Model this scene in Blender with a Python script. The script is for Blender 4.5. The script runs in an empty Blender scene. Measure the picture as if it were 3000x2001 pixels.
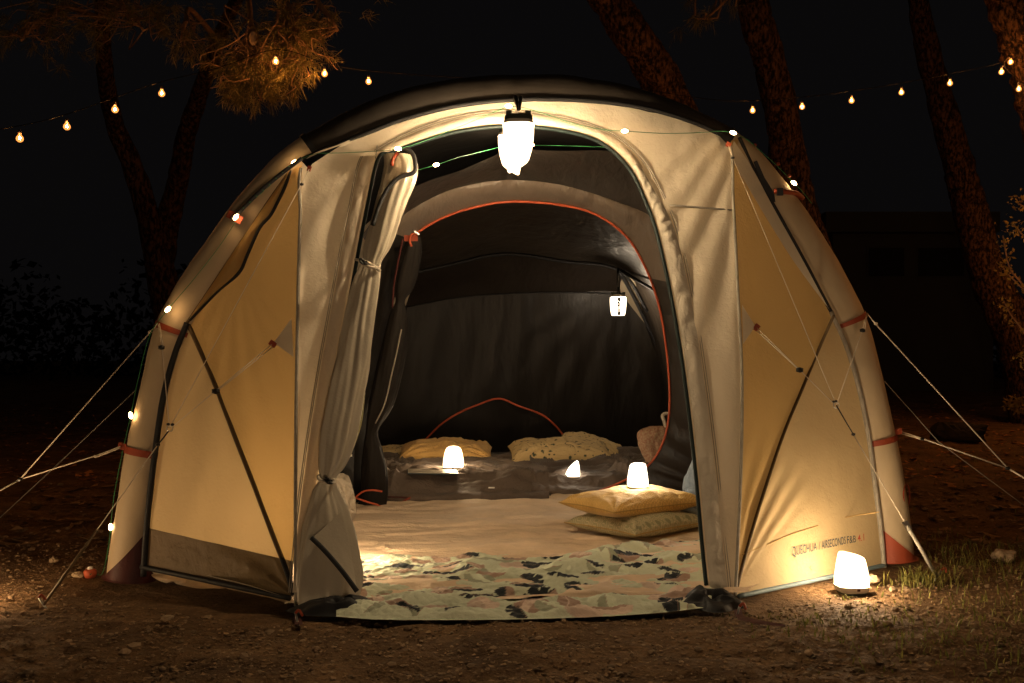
import bpy, math, random
import numpy as np
from mathutils import Vector, Matrix
from mathutils.bvhtree import BVHTree

random.seed(7)
rng = np.random.default_rng(7)
scene = bpy.context.scene
COL = scene.collection

# ------------------------------------------------------------------ camera, night sky, exposure
F = 35.0 / 36.0 * 3000.0        # focal length in photo pixels
H = 0.845                       # eye height
YH = 1050.0                     # horizon row
cam_d = bpy.data.cameras.new('camera')
cam_d.lens = 35.0
cam_d.sensor_width = 36.0
cam_d.shift_y = (YH - 1000.5) / 3000.0
cam_d.clip_start = 0.05
cam_d.clip_end = 400.0
cam = bpy.data.objects.new('camera', cam_d)
cam.location = (0, 0, H)
cam.rotation_euler = (math.radians(90), 0, 0)
COL.objects.link(cam)
scene.camera = cam

world = bpy.data.worlds.new('World')
scene.world = world
world.use_nodes = True
wn = world.node_tree
bg = wn.nodes['Background']
bg.inputs['Color'].default_value = (0.0028, 0.0025, 0.0026, 1)
bg.inputs['Strength'].default_value = 1.0

fill_sun_d = bpy.data.lights.new('moon', 'SUN')
fill_sun_d.energy = 0.03  # added warm sun lamp, a weak fill from the front
fill_sun_d.angle = math.radians(25)
fill_sun_d.color = (1.0, 0.76, 0.50)
moon = bpy.data.objects.new('moon', fill_sun_d)
moon.rotation_euler = (math.radians(81), 0, math.radians(9))
COL.objects.link(moon)

vs = scene.view_settings
vs.view_transform = 'Standard'
vs.look = 'None'
vs.exposure = 0.0
vs.gamma = 1.0
scene.cycles.use_denoising = True
scene.cycles.max_bounces = 8
scene.cycles.diffuse_bounces = 4
scene.cycles.transmission_bounces = 6
scene.cycles.transparent_max_bounces = 12
scene.cycles.sample_clamp_indirect = 4.0
scene.cycles.use_light_tree = True

# light strengths (radiance)
L_HANG, L_HANG2, L_BED, L_WEDGE, L_PILLOW, L_GROUND, L_HIDDEN, L_BEDHANG, L_OFF, L_FRONT = 165, 88, 32, 12, 36, 66, 70, 38, 62, 125
L_BULB, L_LED = 9000, 52
WARM = (1.0, 0.72, 0.42)
WARMER = (1.0, 0.64, 0.32)
WHITE = (1.0, 0.83, 0.62)
AMBER = (1.0, 0.46, 0.14)

# ------------------------------------------------------------------ helpers
S_YAW = 0.12                    # the tent stands a few degrees off square

def P(px, py, d):
    return np.array([(px - 1500.0) / F * d, d, H - (py - YH) / F * d])

def dyaw(px, D0):
    return D0 / (1.0 - S_YAW * (px - 1500.0) / F)

def PT(px, py, D0):
    return P(px, py, dyaw(px, D0))

def PF(px, py, off=0.0):        # point on the sloping front wall of the tent
    D0 = 3.6
    for _ in range(8):
        d = dyaw(px, D0)
        z = H - (py - YH) / F * d
        D0 = 3.44 + 0.485 * (max(z, 0.0) / 1.85) ** 0.64 + off
    return P(px, py, dyaw(px, D0))

def PG(px, py, z=0.0):          # point at height z
    return P(px, py, (H - z) * F / (py - YH))

def cr(pts, n):
    pts = np.asarray(pts, float)
    k = len(pts)
    ext = np.vstack([2 * pts[0] - pts[1], pts, 2 * pts[-1] - pts[-2]])
    t = np.linspace(0, k - 1, n)
    i = np.minimum(t.astype(int), k - 2)
    f = (t - i)[:, None]
    a, b, c, d = ext[i], ext[i + 1], ext[i + 2], ext[i + 3]
    return 0.5 * ((2 * b) + (-a + c) * f + (2 * a - 5 * b + 4 * c - d) * f ** 2 + (-a + 3 * b - 3 * c + d) * f ** 3)

def _hash(ix, iy, iz, seed):
    n = (ix * 374761393 + iy * 668265263 + iz * 2147483647 + seed * 144665) & 0xffffffff
    n = ((n ^ (n >> 13)) * 1274126177) & 0xffffffff
    n = (n ^ (n >> 16)) & 0xffffffff
    return n / 4294967295.0

def vnoise(p, seed=0):
    p = np.asarray(p, float)
    ip = np.floor(p).astype(np.int64)
    f = p - ip
    f = f * f * (3 - 2 * f)
    x, y, z = ip[..., 0], ip[..., 1], ip[..., 2]
    r = 0
    for dx in (0, 1):
        wx = f[..., 0] if dx else 1 - f[..., 0]
        for dy in (0, 1):
            wy = f[..., 1] if dy else 1 - f[..., 1]
            for dz in (0, 1):
                wz = f[..., 2] if dz else 1 - f[..., 2]
                r = r + wx * wy * wz * _hash(x + dx, y + dy, z + dz, seed)
    return r * 2 - 1

def fbm(p, seed=0, oct=4, gain=0.5):
    p = np.asarray(p, float)
    r, a = 0, 1.0
    for o in range(oct):
        r = r + a * vnoise(p, seed + o * 17)
        p = p * 2.03
        a *= gain
    return r

def sstep(a, b, x):
    t = np.clip((x - a) / (b - a), 0, 1)
    return t * t * (3 - 2 * t)

def wloc(o):
    v = Vector((0, 0, 0))
    while o is not None:
        v = v + o.location
        o = o.parent
    return v

def build(name, verts, faces, mat, parent=None, smooth=True, local=False, uv=None, vcol=None, flat_origin=None):
    verts = np.asarray(verts, float)
    if parent is None and not local:
        base = flat_origin if flat_origin is not None else np.array([verts[:, 0].mean(), verts[:, 1].mean(), verts[:, 2].min()])
    elif not local:
        base = np.array(wloc(parent))
    else:
        base = np.zeros(3)
    me = bpy.data.meshes.new(name)
    me.from_pydata((verts - base).tolist(), [], [list(map(int, f)) for f in faces])
    if smooth:
        me.polygons.foreach_set('use_smooth', [True] * len(me.polygons))
    if uv is not None:
        ul = me.uv_layers.new(name='UVMap')
        li = np.zeros(len(me.loops), int)
        me.loops.foreach_get('vertex_index', li)
        ul.data.foreach_set('uv', np.asarray(uv)[li].ravel())
    if vcol is not None:
        ca = me.color_attributes.new(name='print', type='FLOAT_COLOR', domain='POINT')
        ca.data.foreach_set('color', np.hstack([vcol, np.ones((len(vcol), 1))]).ravel())
    me.materials.append(mat)
    me.update()
    o = bpy.data.objects.new(name, me)
    COL.objects.link(o)
    if parent is not None:
        o.parent = parent
    elif not local:
        o.location = base
    return o

def grid_faces(nu, nv, closed_v=False, flip=False):
    f = []
    for i in range(nu - 1):
        for j in range(nv if closed_v else nv - 1):
            a = i * nv + j
            b = i * nv + (j + 1) % nv
            c = (i + 1) * nv + (j + 1) % nv
            d = (i + 1) * nv + j
            f.append((a, b, c, d) if not flip else (a, d, c, b))
    return f

def gnormals(G):
    du = np.gradient(G, axis=0)
    dv = np.gradient(G, axis=1)
    n = np.cross(du, dv)
    return n / (np.linalg.norm(n, axis=2, keepdims=True) + 1e-9)

def guv(nu, nv):
    u, v = np.meshgrid(np.linspace(0, 1, nu), np.linspace(0, 1, nv), indexing='ij')
    return np.stack([u, v], -1).reshape(-1, 2)

def gridobj(name, G, mat, parent=None, closed_v=False, vcol=None, flip=False):
    nu, nv = G.shape[:2]
    return build(name, G.reshape(-1, 3), grid_faces(nu, nv, closed_v, flip), mat, parent, uv=guv(nu, nv), vcol=vcol)

def tube_geo(pts, r, n=6, caps=True):
    pts = np.asarray(pts, float)
    k = len(pts)
    rr = np.full(k, r) if np.isscalar(r) else np.asarray(r, float)
    T = np.gradient(pts, axis=0)
    T /= np.linalg.norm(T, axis=1, keepdims=True) + 1e-12
    up = np.array([0.0, 0.0, 1.0]) if abs(T[0][2]) < 0.9 else np.array([1.0, 0, 0])
    N = np.cross(T[0], up); N /= np.linalg.norm(N)
    V = []
    th = np.linspace(0, 2 * math.pi, n, endpoint=False)
    for i in range(k):
        N = N - T[i] * N.dot(T[i]); N /= np.linalg.norm(N) + 1e-12
        B = np.cross(T[i], N)
        for t in th:
            V.append(pts[i] + rr[i] * (math.cos(t) * N + math.sin(t) * B))
    Fs = grid_faces(k, n, True)
    if caps:
        Fs.append(list(range(n - 1, -1, -1)))
        Fs.append([(k - 1) * n + j for j in range(n)])
    return np.array(V), Fs

def tube(name, pts, r, mat, parent=None, n=6):
    V, Fs = tube_geo(pts, r, n)
    return build(name, V, Fs, mat, parent)

def join_geo(parts):
    V, Fs, o = [], [], 0
    for v, f in parts:
        V.append(np.asarray(v))
        Fs += [[int(i) + o for i in q] for q in f]
        o += len(v)
    return np.vstack(V), Fs

def box_geo(c, sx, sy, sz, R=None):
    v = np.array([[x, y, z] for x in (-1, 1) for y in (-1, 1) for z in (-1, 1)], float) * np.array([sx, sy, sz]) / 2
    if R is not None:
        v = v @ np.asarray(R).T
    v = v + np.asarray(c)
    f = [(0, 1, 3, 2), (4, 6, 7, 5), (0, 4, 5, 1), (2, 3, 7, 6), (0, 2, 6, 4), (1, 5, 7, 3)]
    return v, f

def empty(name, loc, label, cat, group=None):
    o = bpy.data.objects.new(name, None)
    o.empty_display_size = 0.1
    o.location = loc
    COL.objects.link(o)
    tag(o, label, cat, group)
    return o

def tag(o, label=None, cat=None, group=None, kind=None):
    if label: o['label'] = label
    if cat: o['category'] = cat
    if group: o['group'] = group
    if kind: o['kind'] = kind
    return o

# ------------------------------------------------------------------ materials
def new_mat(name):
    m = bpy.data.materials.new(name)
    m.use_nodes = True
    nt = m.node_tree
    for n in list(nt.nodes):
        nt.nodes.remove(n)
    out = nt.nodes.new('ShaderNodeOutputMaterial')
    return m, nt, out

def nd(nt, t, **kw):
    n = nt.nodes.new(t)
    for k, v in kw.items():
        if k.startswith('in_'):
            n.inputs[k[3:].replace('_', ' ')].default_value = v
        else:
            setattr(n, k, v)
    return n

def noise_n(nt, scale, detail=4, rough=0.55, dist=0.0, coord='Object', stretch=None):
    tc = nd(nt, 'ShaderNodeTexCoord')
    vec = tc.outputs[coord]
    if stretch:
        mp = nd(nt, 'ShaderNodeMapping')
        mp.inputs['Scale'].default_value = stretch
        nt.links.new(vec, mp.inputs['Vector'])
        vec = mp.outputs['Vector']
    n = nd(nt, 'ShaderNodeTexNoise')
    n.inputs['Scale'].default_value = scale
    n.inputs['Detail'].default_value = detail
    n.inputs['Roughness'].default_value = rough
    n.inputs['Distortion'].default_value = dist
    nt.links.new(vec, n.inputs['Vector'])
    return n

def color_var(nt, c, amt=0.12, scale=5.0, c2=None):
    n = noise_n(nt, scale, 5, 0.6)
    r = nd(nt, 'ShaderNodeValToRGB')
    lo = [x * (1 - amt) for x in c] if c2 is None else list(c)
    hi = [min(1, x * (1 + amt)) for x in c] if c2 is None else list(c2)
    r.color_ramp.elements[0].position = 0.3
    r.color_ramp.elements[1].position = 0.7
    r.color_ramp.elements[0].color = (*lo, 1)
    r.color_ramp.elements[1].color = (*hi, 1)
    nt.links.new(n.outputs['Fac'], r.inputs['Fac'])
    return r.outputs['Color']

def bump_chain(nt, specs):
    prev = None
    for (scale, dist, detail, stretch) in specs:
        n = noise_n(nt, scale, detail, 0.55, 0.4, 'Object', stretch)
        b = nd(nt, 'ShaderNodeBump')
        b.inputs['Strength'].default_value = 1.0
        b.inputs['Distance'].default_value = dist
        nt.links.new(n.outputs['Fac'], b.inputs['Height'])
        if prev is not None:
            nt.links.new(prev, b.inputs['Normal'])
        prev = b.outputs['Normal']
    return prev

def fabric(name, c, rough=0.75, transl=0.0, tcol=None, bumps=(), var=0.08, vscale=4.0, spec=0.3, sheen=0.0, vcol=False, c2=None):
    m, nt, out = new_mat(name)
    p = nd(nt, 'ShaderNodeBsdfPrincipled')
    p.inputs['Roughness'].default_value = rough
    p.inputs['Specular IOR Level'].default_value = spec
    p.inputs['Sheen Weight'].default_value = sheen
    if vcol:
        a = nd(nt, 'ShaderNodeAttribute', attribute_name='print')
        col = a.outputs['Color']
        if var:
            n = noise_n(nt, vscale, 5, 0.6)
            mr = nd(nt, 'ShaderNodeMapRange')
            mr.inputs['To Min'].default_value = 1 - var
            mr.inputs['To Max'].default_value = 1 + var
            nt.links.new(n.outputs['Fac'], mr.inputs['Value'])
            mx = nd(nt, 'ShaderNodeVectorMath', operation='SCALE')
            nt.links.new(col, mx.inputs[0])
            nt.links.new(mr.outputs['Result'], mx.inputs['Scale'])
            col = mx.outputs['Vector']
    else:
        col = color_var(nt, c, var, vscale, c2)
    nt.links.new(col, p.inputs['Base Color'])
    nrm = bump_chain(nt, bumps) if bumps else None
    if nrm is not None:
        nt.links.new(nrm, p.inputs['Normal'])
    if transl > 0:
        t = nd(nt, 'ShaderNodeBsdfTranslucent')
        t.inputs['Color'].default_value = (*(tcol or c), 1)
        if nrm is not None:
            nt.links.new(nrm, t.inputs['Normal'])
        mx = nd(nt, 'ShaderNodeMixShader')
        mx.inputs['Fac'].default_value = transl
        nt.links.new(p.outputs['BSDF'], mx.inputs[1])
        nt.links.new(t.outputs['BSDF'], mx.inputs[2])
        nt.links.new(mx.outputs['Shader'], out.inputs['Surface'])
    else:
        nt.links.new(p.outputs['BSDF'], out.inputs['Surface'])
    return m

def plain(name, c, rough=0.5, metal=0.0, spec=0.4, var=0.06, bumps=()):
    m, nt, out = new_mat(name)
    p = nd(nt, 'ShaderNodeBsdfPrincipled')
    p.inputs['Roughness'].default_value = rough
    p.inputs['Metallic'].default_value = metal
    p.inputs['Specular IOR Level'].default_value = spec
    nt.links.new(color_var(nt, c, var, 12.0), p.inputs['Base Color'])
    nrm = bump_chain(nt, bumps) if bumps else None
    if nrm is not None:
        nt.links.new(nrm, p.inputs['Normal'])
    nt.links.new(p.outputs['BSDF'], out.inputs['Surface'])
    return m

def emit(name, c, s):
    m, nt, out = new_mat(name)
    e = nd(nt, 'ShaderNodeEmission')
    e.inputs['Color'].default_value = (*c, 1)
    e.inputs['Strength'].default_value = s
    nt.links.new(e.outputs['Emission'], out.inputs['Surface'])
    return m

M = {}
FINE = (90, 0.0012, 3, None)
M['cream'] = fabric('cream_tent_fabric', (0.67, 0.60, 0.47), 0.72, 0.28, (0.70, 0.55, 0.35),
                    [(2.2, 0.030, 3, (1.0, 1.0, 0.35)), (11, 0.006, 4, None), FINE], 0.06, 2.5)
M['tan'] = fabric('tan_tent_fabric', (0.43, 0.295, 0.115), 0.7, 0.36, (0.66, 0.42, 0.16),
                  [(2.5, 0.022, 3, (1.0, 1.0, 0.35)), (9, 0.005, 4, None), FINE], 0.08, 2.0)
M['pale'] = fabric('pale_tent_fabric', (0.66, 0.60, 0.47), 0.72, 0.15, (0.6, 0.5, 0.33), [(6, 0.008, 4, None), FINE], 0.06)
M['beam'] = fabric('sleeve_fabric', (0.43, 0.335, 0.215), 0.62, 0.0, None, [(5, 0.006, 3, (1, 1, 0.5)), (30, 0.0015, 3, None)], 0.07, 3)
M['roof'] = fabric('roof_fabric', (0.40, 0.33, 0.23), 0.7, 0.0, None, [(4, 0.01, 3, None)], 0.08)
M['skirt'] = fabric('mud_skirt_fabric', (0.105, 0.068, 0.030), 0.6, 0.04, (0.35, 0.25, 0.13), [(9, 0.012, 4, None), (26, 0.004, 4, None), FINE], 0.12, 6)
M['strip'] = fabric('zip_flap_fabric', (0.50, 0.45, 0.36), 0.66, 0.0, None, [(18, 0.012, 3, (1, 1, 0.6)), FINE], 0.08, 6)
M['black'] = fabric('black_webbing', (0.012, 0.012, 0.013), 0.6, 0, None, [(40, 0.002, 3, None)], 0.2)
M['teal'] = fabric('dark_zip_tape', (0.010, 0.020, 0.020), 0.55, 0, None, [(60, 0.001, 2, None)], 0.2)
M['seam'] = fabric('grey_seam_tape', (0.30, 0.27, 0.22), 0.7, 0, None, [(60, 0.002, 3, None)], 0.2, 30)
M['bluepipe'] = fabric('blue_grey_piping', (0.12, 0.17, 0.19), 0.6, 0, None, [(40, 0.001, 3, None)], 0.15)
M['rust'] = fabric('rust_red_webbing', (0.25, 0.045, 0.018), 0.6, 0, None, [(70, 0.0015, 3, None)], 0.12, 9)
M['redzip'] = fabric('orange_red_zip', (0.44, 0.085, 0.035), 0.5, 0, None, [(60, 0.001, 2, None)], 0.1)
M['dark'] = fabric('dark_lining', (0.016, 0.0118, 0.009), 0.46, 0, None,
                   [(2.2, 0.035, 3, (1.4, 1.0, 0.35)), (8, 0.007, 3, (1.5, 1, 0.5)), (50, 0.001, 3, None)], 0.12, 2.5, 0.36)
M['litband'] = fabric('lamplit_lining_band', (0.115, 0.088, 0.066), 0.45, 0, None,
                       [(7, 0.016, 4, (2.2, 1.0, 0.4)), (50, 0.001, 3, None)], 0.12, 2.5, 0.5)  # lamplight on the band is put into this lighter lining colour
M['lining'] = fabric('black_roof_lining', (0.0022, 0.0018, 0.0016), 0.9, 0, None, [(5, 0.01, 3, None)], 0.1, 4, 0.1)
M['doorroll'] = fabric('coated_door_fabric', (0.42, 0.375, 0.29), 0.34, 0.0, None, [(9, 0.010, 2, (1, 1, 0.4)), FINE], 0.08, 4, 0.5)
M['sheet'] = fabric('groundsheet_fabric', (0.66, 0.50, 0.345), 0.78, 0, None,
                    [(2.0, 0.05, 4, (0.35, 1.4, 1)), (9, 0.016, 5, (0.5, 1.2, 1)), (40, 0.004, 4, None), FINE], 0.16, 5.0, 0.3)
M['rope'] = fabric('cream_guy_rope', (0.55, 0.47, 0.36), 0.8, 0, None, [(200, 0.001, 2, None)], 0.1)
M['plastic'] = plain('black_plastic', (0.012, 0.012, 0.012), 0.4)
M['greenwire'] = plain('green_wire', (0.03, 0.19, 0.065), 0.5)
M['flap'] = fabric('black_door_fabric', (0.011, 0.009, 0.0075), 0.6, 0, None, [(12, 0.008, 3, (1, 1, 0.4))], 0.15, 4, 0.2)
M['darkwire'] = plain('dark_cable', (0.02, 0.013, 0.009), 0.5)
M['lampbase'] = plain('lantern_white_plastic', (0.62, 0.55, 0.46), 0.45)
M['lampfoot'] = plain('lantern_dark_foot', (0.045, 0.05, 0.04), 0.5)
M['lampgreen'] = plain('lantern_green_grey_plastic', (0.16, 0.16, 0.10), 0.5)
M['metal'] = plain('steel', (0.5, 0.48, 0.45), 0.3, 1.0)
M['ink'] = plain('blue_grey_print', (0.035, 0.055, 0.065), 0.8)
M['inkred'] = plain('red_print', (0.45, 0.07, 0.03), 0.8)

# ------------------------------------------------------------------ ground
def ground_h(x, y):
    p = np.stack([x, y, np.zeros_like(x)], -1)
    h = 0.020 * fbm(p * 1.3, 3, 3) + 0.010 * fbm(p * 7.0, 9, 3) + 0.009 * vnoise(p * 26.0, 21)
    inside = sstep(-1.75, -1.45, x) * (1 - sstep(1.5, 1.85, x)) * sstep(3.15, 3.4, y) * (1 - sstep(8.7, 9.2, y))
    near = np.exp(-((y - 3.6) / 1.2) ** 2)
    h = h * (1 - 0.55 * near) - 0.006
    h = h * (1 - inside) - 0.022 * inside
    h = h + 0.35 * sstep(11.5, 24, y) * sstep(1, 6, np.abs(x))
    return h

def make_ground():
    ys = np.concatenate([np.linspace(-8, 1.5, 24, endpoint=False), np.linspace(1.5, 6.5, 330, endpoint=False),
                         6.5 * np.exp(np.linspace(0, math.log(200 / 6.5), 120))])
    xs_u = np.linspace(-1, 1, 330)
    Y, U = np.meshgrid(ys, xs_u, indexing='ij')
    W = np.maximum(3.2, 0.8 * np.abs(Y) + 1.0)
    X = U * W * (1 + 0.6 * np.abs(U) ** 3)
    Z = ground_h(X, Y)
    m, nt, out = new_mat('dirt_ground')
    p = nd(nt, 'ShaderNodeBsdfPrincipled')
    p.inputs['Roughness'].default_value = 0.95
    p.inputs['Specular IOR Level'].default_value = 0.15
    a = noise_n(nt, 3.0, 8, 0.65)
    r = nd(nt, 'ShaderNodeValToRGB')
    els = r.color_ramp.elements
    els[0].position = 0.30; els[0].color = (0.072, 0.041, 0.019, 1)
    els[1].position = 0.72; els[1].color = (0.23, 0.135, 0.064, 1)
    e = els.new(0.5); e.color = (0.145, 0.085, 0.041, 1)
    nt.links.new(a.outputs['Fac'], r.inputs['Fac'])
    b = noise_n(nt, 60.0, 6, 0.7)
    mx = nd(nt, 'ShaderNodeMix', data_type='RGBA', blend_type='OVERLAY')
    mx.inputs[0].default_value = 0.75
    nt.links.new(r.outputs['Color'], mx.inputs[6])
    nt.links.new(b.outputs['Fac'], mx.inputs[7])
    nt.links.new(mx.outputs[2], p.inputs['Base Color'])
    nt.links.new(bump_chain(nt, [(30, 0.02, 6, None), (120, 0.006, 5, None)]), p.inputs['Normal'])
    nt.links.new(p.outputs['BSDF'], out.inputs['Surface'])
    g = build('ground', np.stack([X, Y, Z], -1).reshape(-1, 3), grid_faces(len(ys), len(xs_u), flip=True), m,
              flat_origin=np.zeros(3))
    tag(g, kind='structure')
make_ground()

ICO_V = None
def ico():
    t = (1 + 5 ** .5) / 2
    v = np.array([[-1, t, 0], [1, t, 0], [-1, -t, 0], [1, -t, 0], [0, -1, t], [0, 1, t], [0, -1, -t], [0, 1, -t],
                  [t, 0, -1], [t, 0, 1], [-t, 0, -1], [-t, 0, 1]], float)
    v /= np.linalg.norm(v[0])
    f = np.array([[0, 11, 5], [0, 5, 1], [0, 1, 7], [0, 7, 10], [0, 10, 11], [1, 5, 9], [5, 11, 4], [11, 10, 2], [10, 7, 6],
                  [7, 1, 8], [3, 9, 4], [3, 4, 2], [3, 2, 6], [3, 6, 8], [3, 8, 9], [4, 9, 5], [2, 4, 11], [6, 2, 10], [8, 6, 7], [9, 8, 1]])
    return v, f
ICO_V, ICO_F = ico()

def in_tent(x, y):
    front = 3.30 + 0.12 * x
    side = (y - front) * 1.55
    c = (y > front) & (y < 9.0) & (x > -0.80 - np.clip(side, 0, 0.85)) & (x < 0.88 + np.clip(side, 0, 0.85))
    return c

def scatter(n, ymin, ymax, dens_x=0.62, power=1.0):
    y = ymin + (ymax - ymin) * rng.random(n) ** power
    x = (rng.random(n) * 2 - 1) * (dens_x * y + 0.3)
    k = ~in_tent(x, y)
    return x[k], y[k]

def make_pebbles():
    xs, ys, sz = [], [], []
    for (n, a, b, s0, s1) in ((15000, 2.3, 4.6, 0.002, 0.008), (700, 2.3, 5.0, 0.006, 0.017), (1600, 4.2, 8.5, 0.005, 0.018)):
        x, y = scatter(n, a, b)
        xs.append(x); ys.append(y); sz.append(s0 + (s1 - s0) * rng.random(len(x)) ** 2.2)
    x, y, s = map(np.concatenate, (xs, ys, sz))
    z = ground_h(x, y)
    n = len(x)
    a = rng.random(n) * 6.28
    sc = np.stack([s * (0.8 + 0.7 * rng.random(n)), s * (0.7 + 0.5 * rng.random(n)), s * (0.4 + 0.4 * rng.random(n))], -1)
    V = ICO_V[None] * (1 + 0.35 * (rng.random((n, 12, 1)) - 0.5)) * sc[:, None, :]
    c, sn = np.cos(a)[:, None], np.sin(a)[:, None]
    X = V[..., 0] * c - V[..., 1] * sn + x[:, None]
    Y = V[..., 0] * sn + V[..., 1] * c + y[:, None]
    Z = V[..., 2] + (z + sc[:, 2] * 0.35)[:, None]
    V = np.stack([X, Y, Z], -1).reshape(-1, 3)
    Fs = (ICO_F[None] + (np.arange(n) * 12)[:, None, None]).reshape(-1, 3)
    g = (0.6 + 0.8 * rng.random(n))[:, None] * np.array([[0.22, 0.148, 0.086]])
    col = np.repeat(g, 12, 0)
    m = fabric('pebble_stone', (0.3, 0.2, 0.13), 0.9, vcol=True, var=0.2, vscale=40, spec=0.2)
    o = build('gravel', V, Fs, m, smooth=False, vcol=col, flat_origin=np.zeros(3))
    tag(o, 'small loose stones scattered over the dirt around the tent', 'gravel', kind='stuff')
make_pebbles()

def make_litter():
    xs, ys, sz = [], [], []
    for (n, a, b, s0, s1) in ((12000, 2.3, 4.8, 0.004, 0.014), (9000, 4.5, 16.0, 0.02, 0.06)):
        x, y = scatter(n, a, b)
        xs.append(x); ys.append(y); sz.append(s0 + (s1 - s0) * rng.random(len(x)) ** 1.7)
    x, y, s = map(np.concatenate, (xs, ys, sz))
    n = len(x)
    z = ground_h(x, y)
    a = rng.random(n) * 6.28
    L, Wd = s, s * (0.25 + 0.5 * rng.random(n))
    curl = s * (0.15 + 0.5 * rng.random(n))
    tilt = (rng.random(n) - 0.5) * 0.9
    lx = np.stack([-L, -L * 0.1, L, 0.1 * L, 0 * L], -1)
    ly = np.stack([0 * L, Wd, 0 * L, -Wd, 0 * L], -1)
    lz = np.stack([curl, 0.4 * curl, curl * 0.9, 0.4 * curl, 0 * curl], -1) * 0.6 + 0.003 + lx * tilt[:, None] * 0.4
    lz = np.maximum(lz, 0.001)
    c, sn = np.cos(a)[:, None], np.sin(a)[:, None]
    V = np.stack([lx * c - ly * sn + x[:, None], lx * sn + ly * c + y[:, None], lz + z[:, None]], -1).reshape(-1, 3)
    f = np.array([[0, 4, 1], [1, 4, 2], [2, 4, 3], [3, 4, 0]])
    Fs = (f[None] + (np.arange(n) * 5)[:, None, None]).reshape(-1, 3)
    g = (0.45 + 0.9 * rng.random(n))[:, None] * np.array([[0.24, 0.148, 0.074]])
    g[y > 6.5] *= np.array([[1.5, 1.1, 0.75]])  # far leaves brightened towards orange to imitate amber bulb light
    col = np.repeat(g, 5, 0)
    m = fabric('dry_leaf', (0.3, 0.2, 0.1), 0.85, vcol=True, var=0.15, vscale=30, spec=0.2)
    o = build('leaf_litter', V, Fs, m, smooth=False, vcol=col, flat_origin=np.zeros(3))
    tag(o, 'dry leaves and wood chips strewn over the ground', 'leaf litter', kind='stuff')
make_litter()

def make_grass():
    cl = []
    # clumps near the right guy peg and along the right tent edge, then thin grass to the right
    for (px, py, n, spread, h) in ((2690, 1690, 230, 0.07, 0.085), (2600, 1680, 90, 0.10, 0.05), (2330, 1650, 20, 0.012, 0.10),
                                   (2480, 1735, 9, 0.02, 0.03), (2840, 1660, 240, 0.16, 0.06), (2960, 1640, 260, 0.18, 0.06),
                                   (2760, 1600, 200, 0.2, 0.05), (2900, 1780, 260, 0.2, 0.045), (2650, 1840, 160, 0.2, 0.035),
                                   (2350, 1800, 60, 0.12, 0.03), (2480, 1860, 120, 0.16, 0.035), (2900, 1900, 150, 0.15, 0.04),
                                   (2600, 1640, 60, 0.06, 0.05), (2400, 1672, 25, 0.06, 0.035), (2260, 1700, 16, 0.05, 0.03)):
        c = PG(px, py)
        for _ in range(n):
            cl.append((c[0] + random.gauss(0, spread), c[1] + random.gauss(0, spread), h * random.uniform(0.4, 1.25)))
    x, y = scatter(5200, 2.3, 11.0)
    k = (x > 0.95) & (rng.random(len(x)) < sstep(0.9, 2.2, x) + 0.12)
    for a, b in zip(x[k], y[k]):
        cl.append((a, b, random.uniform(0.012, 0.05)))
    A = np.array(cl)
    A = A[~in_tent(A[:, 0], A[:, 1])]
    n = len(A)
    z = ground_h(A[:, 0], A[:, 1]) - 0.003
    az = rng.random(n) * 6.28
    lean = A[:, 2] * (0.25 + 0.6 * rng.random(n))
    w = 0.0016 + 0.0014 * rng.random(n)
    dx, dy = np.cos(az), np.sin(az)
    V = np.zeros((n, 5, 3))
    for i, (t, wd) in enumerate(((0, 1), (0, -1), (0.55, 0.8), (0.55, -0.8), (1, 0))):
        V[:, i, 0] = A[:, 0] + dx * lean * t * t - dy * w * wd
        V[:, i, 1] = A[:, 1] + dy * lean * t * t + dx * w * wd
        V[:, i, 2] = z + A[:, 2] * (t - 0.25 * t * t)
    f = [[0, 1, 3], [0, 3, 2], [2, 3, 4]]
    Fs = (np.array(f)[None] + (np.arange(n) * 5)[:, None, None]).reshape(-1, 3)
    g = np.array([[0.13, 0.135, 0.035]]) * (0.5 + 0.8 * rng.random((n, 1))) + np.array([[0.13, 0.08, 0.02]]) * rng.random((n, 1))
    m = fabric('grass_blade', (0.1, 0.12, 0.03), 0.7, transl=0.25, tcol=(0.16, 0.17, 0.04), vcol=True, var=0.1, spec=0.25)
    o = build('grass', V.reshape(-1, 3), Fs, m, smooth=False, vcol=np.repeat(g, 5, 0), flat_origin=np.zeros(3))
    tag(o, 'sparse grass tufts growing to the right of the tent', 'grass', kind='stuff')
make_grass()

M['rock'] = plain('limestone', (0.36, 0.26, 0.16), 0.9, 0, 0.2, 0.25, [(14, 0.02, 5, None), (60, 0.004, 4, None)])
M['darkrock'] = plain('dark_boulder', (0.03, 0.024, 0.02), 0.95, 0, 0.1, 0.25, [(14, 0.02, 5, None)])
def rock(px, py, wpx, label, asp=0.7, seed=1, mat='rock'):
    base = PG(px, py)
    s = wpx / F * base[1] / 2
    n1, n2 = 14, 20
    th = np.linspace(0.02, math.pi - 0.02, n1)[:, None]
    ph = np.linspace(0, 2 * math.pi, n2, endpoint=False)[None]
    D = np.stack([np.sin(th) * np.cos(ph), np.sin(th) * np.sin(ph), np.cos(th) + 0 * ph], -1)
    q = np.round(D * 2.2 + 0.6 * fbm(D * 1.6, seed, 2)[..., None]) / 2.2
    R = 0.62 * D + 0.38 * q
    R = R * (1 + 0.30 * fbm(D * 1.3, seed, 3))[..., None] * np.array([1, 0.8, asp]) * s
    zlow = R[..., 2].min()
    V = R + base + np.array([0, 0, s * asp * 0.55])
    o = build('rock', V.reshape(-1, 3), grid_faces(n1, n2, True), M[mat], smooth=False)
    return tag(o, label, 'rock')
rock(2345, 1690, 70, 'large angular pale stone between the ground lantern and the tent lettering', 0.75, 5)
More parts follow.
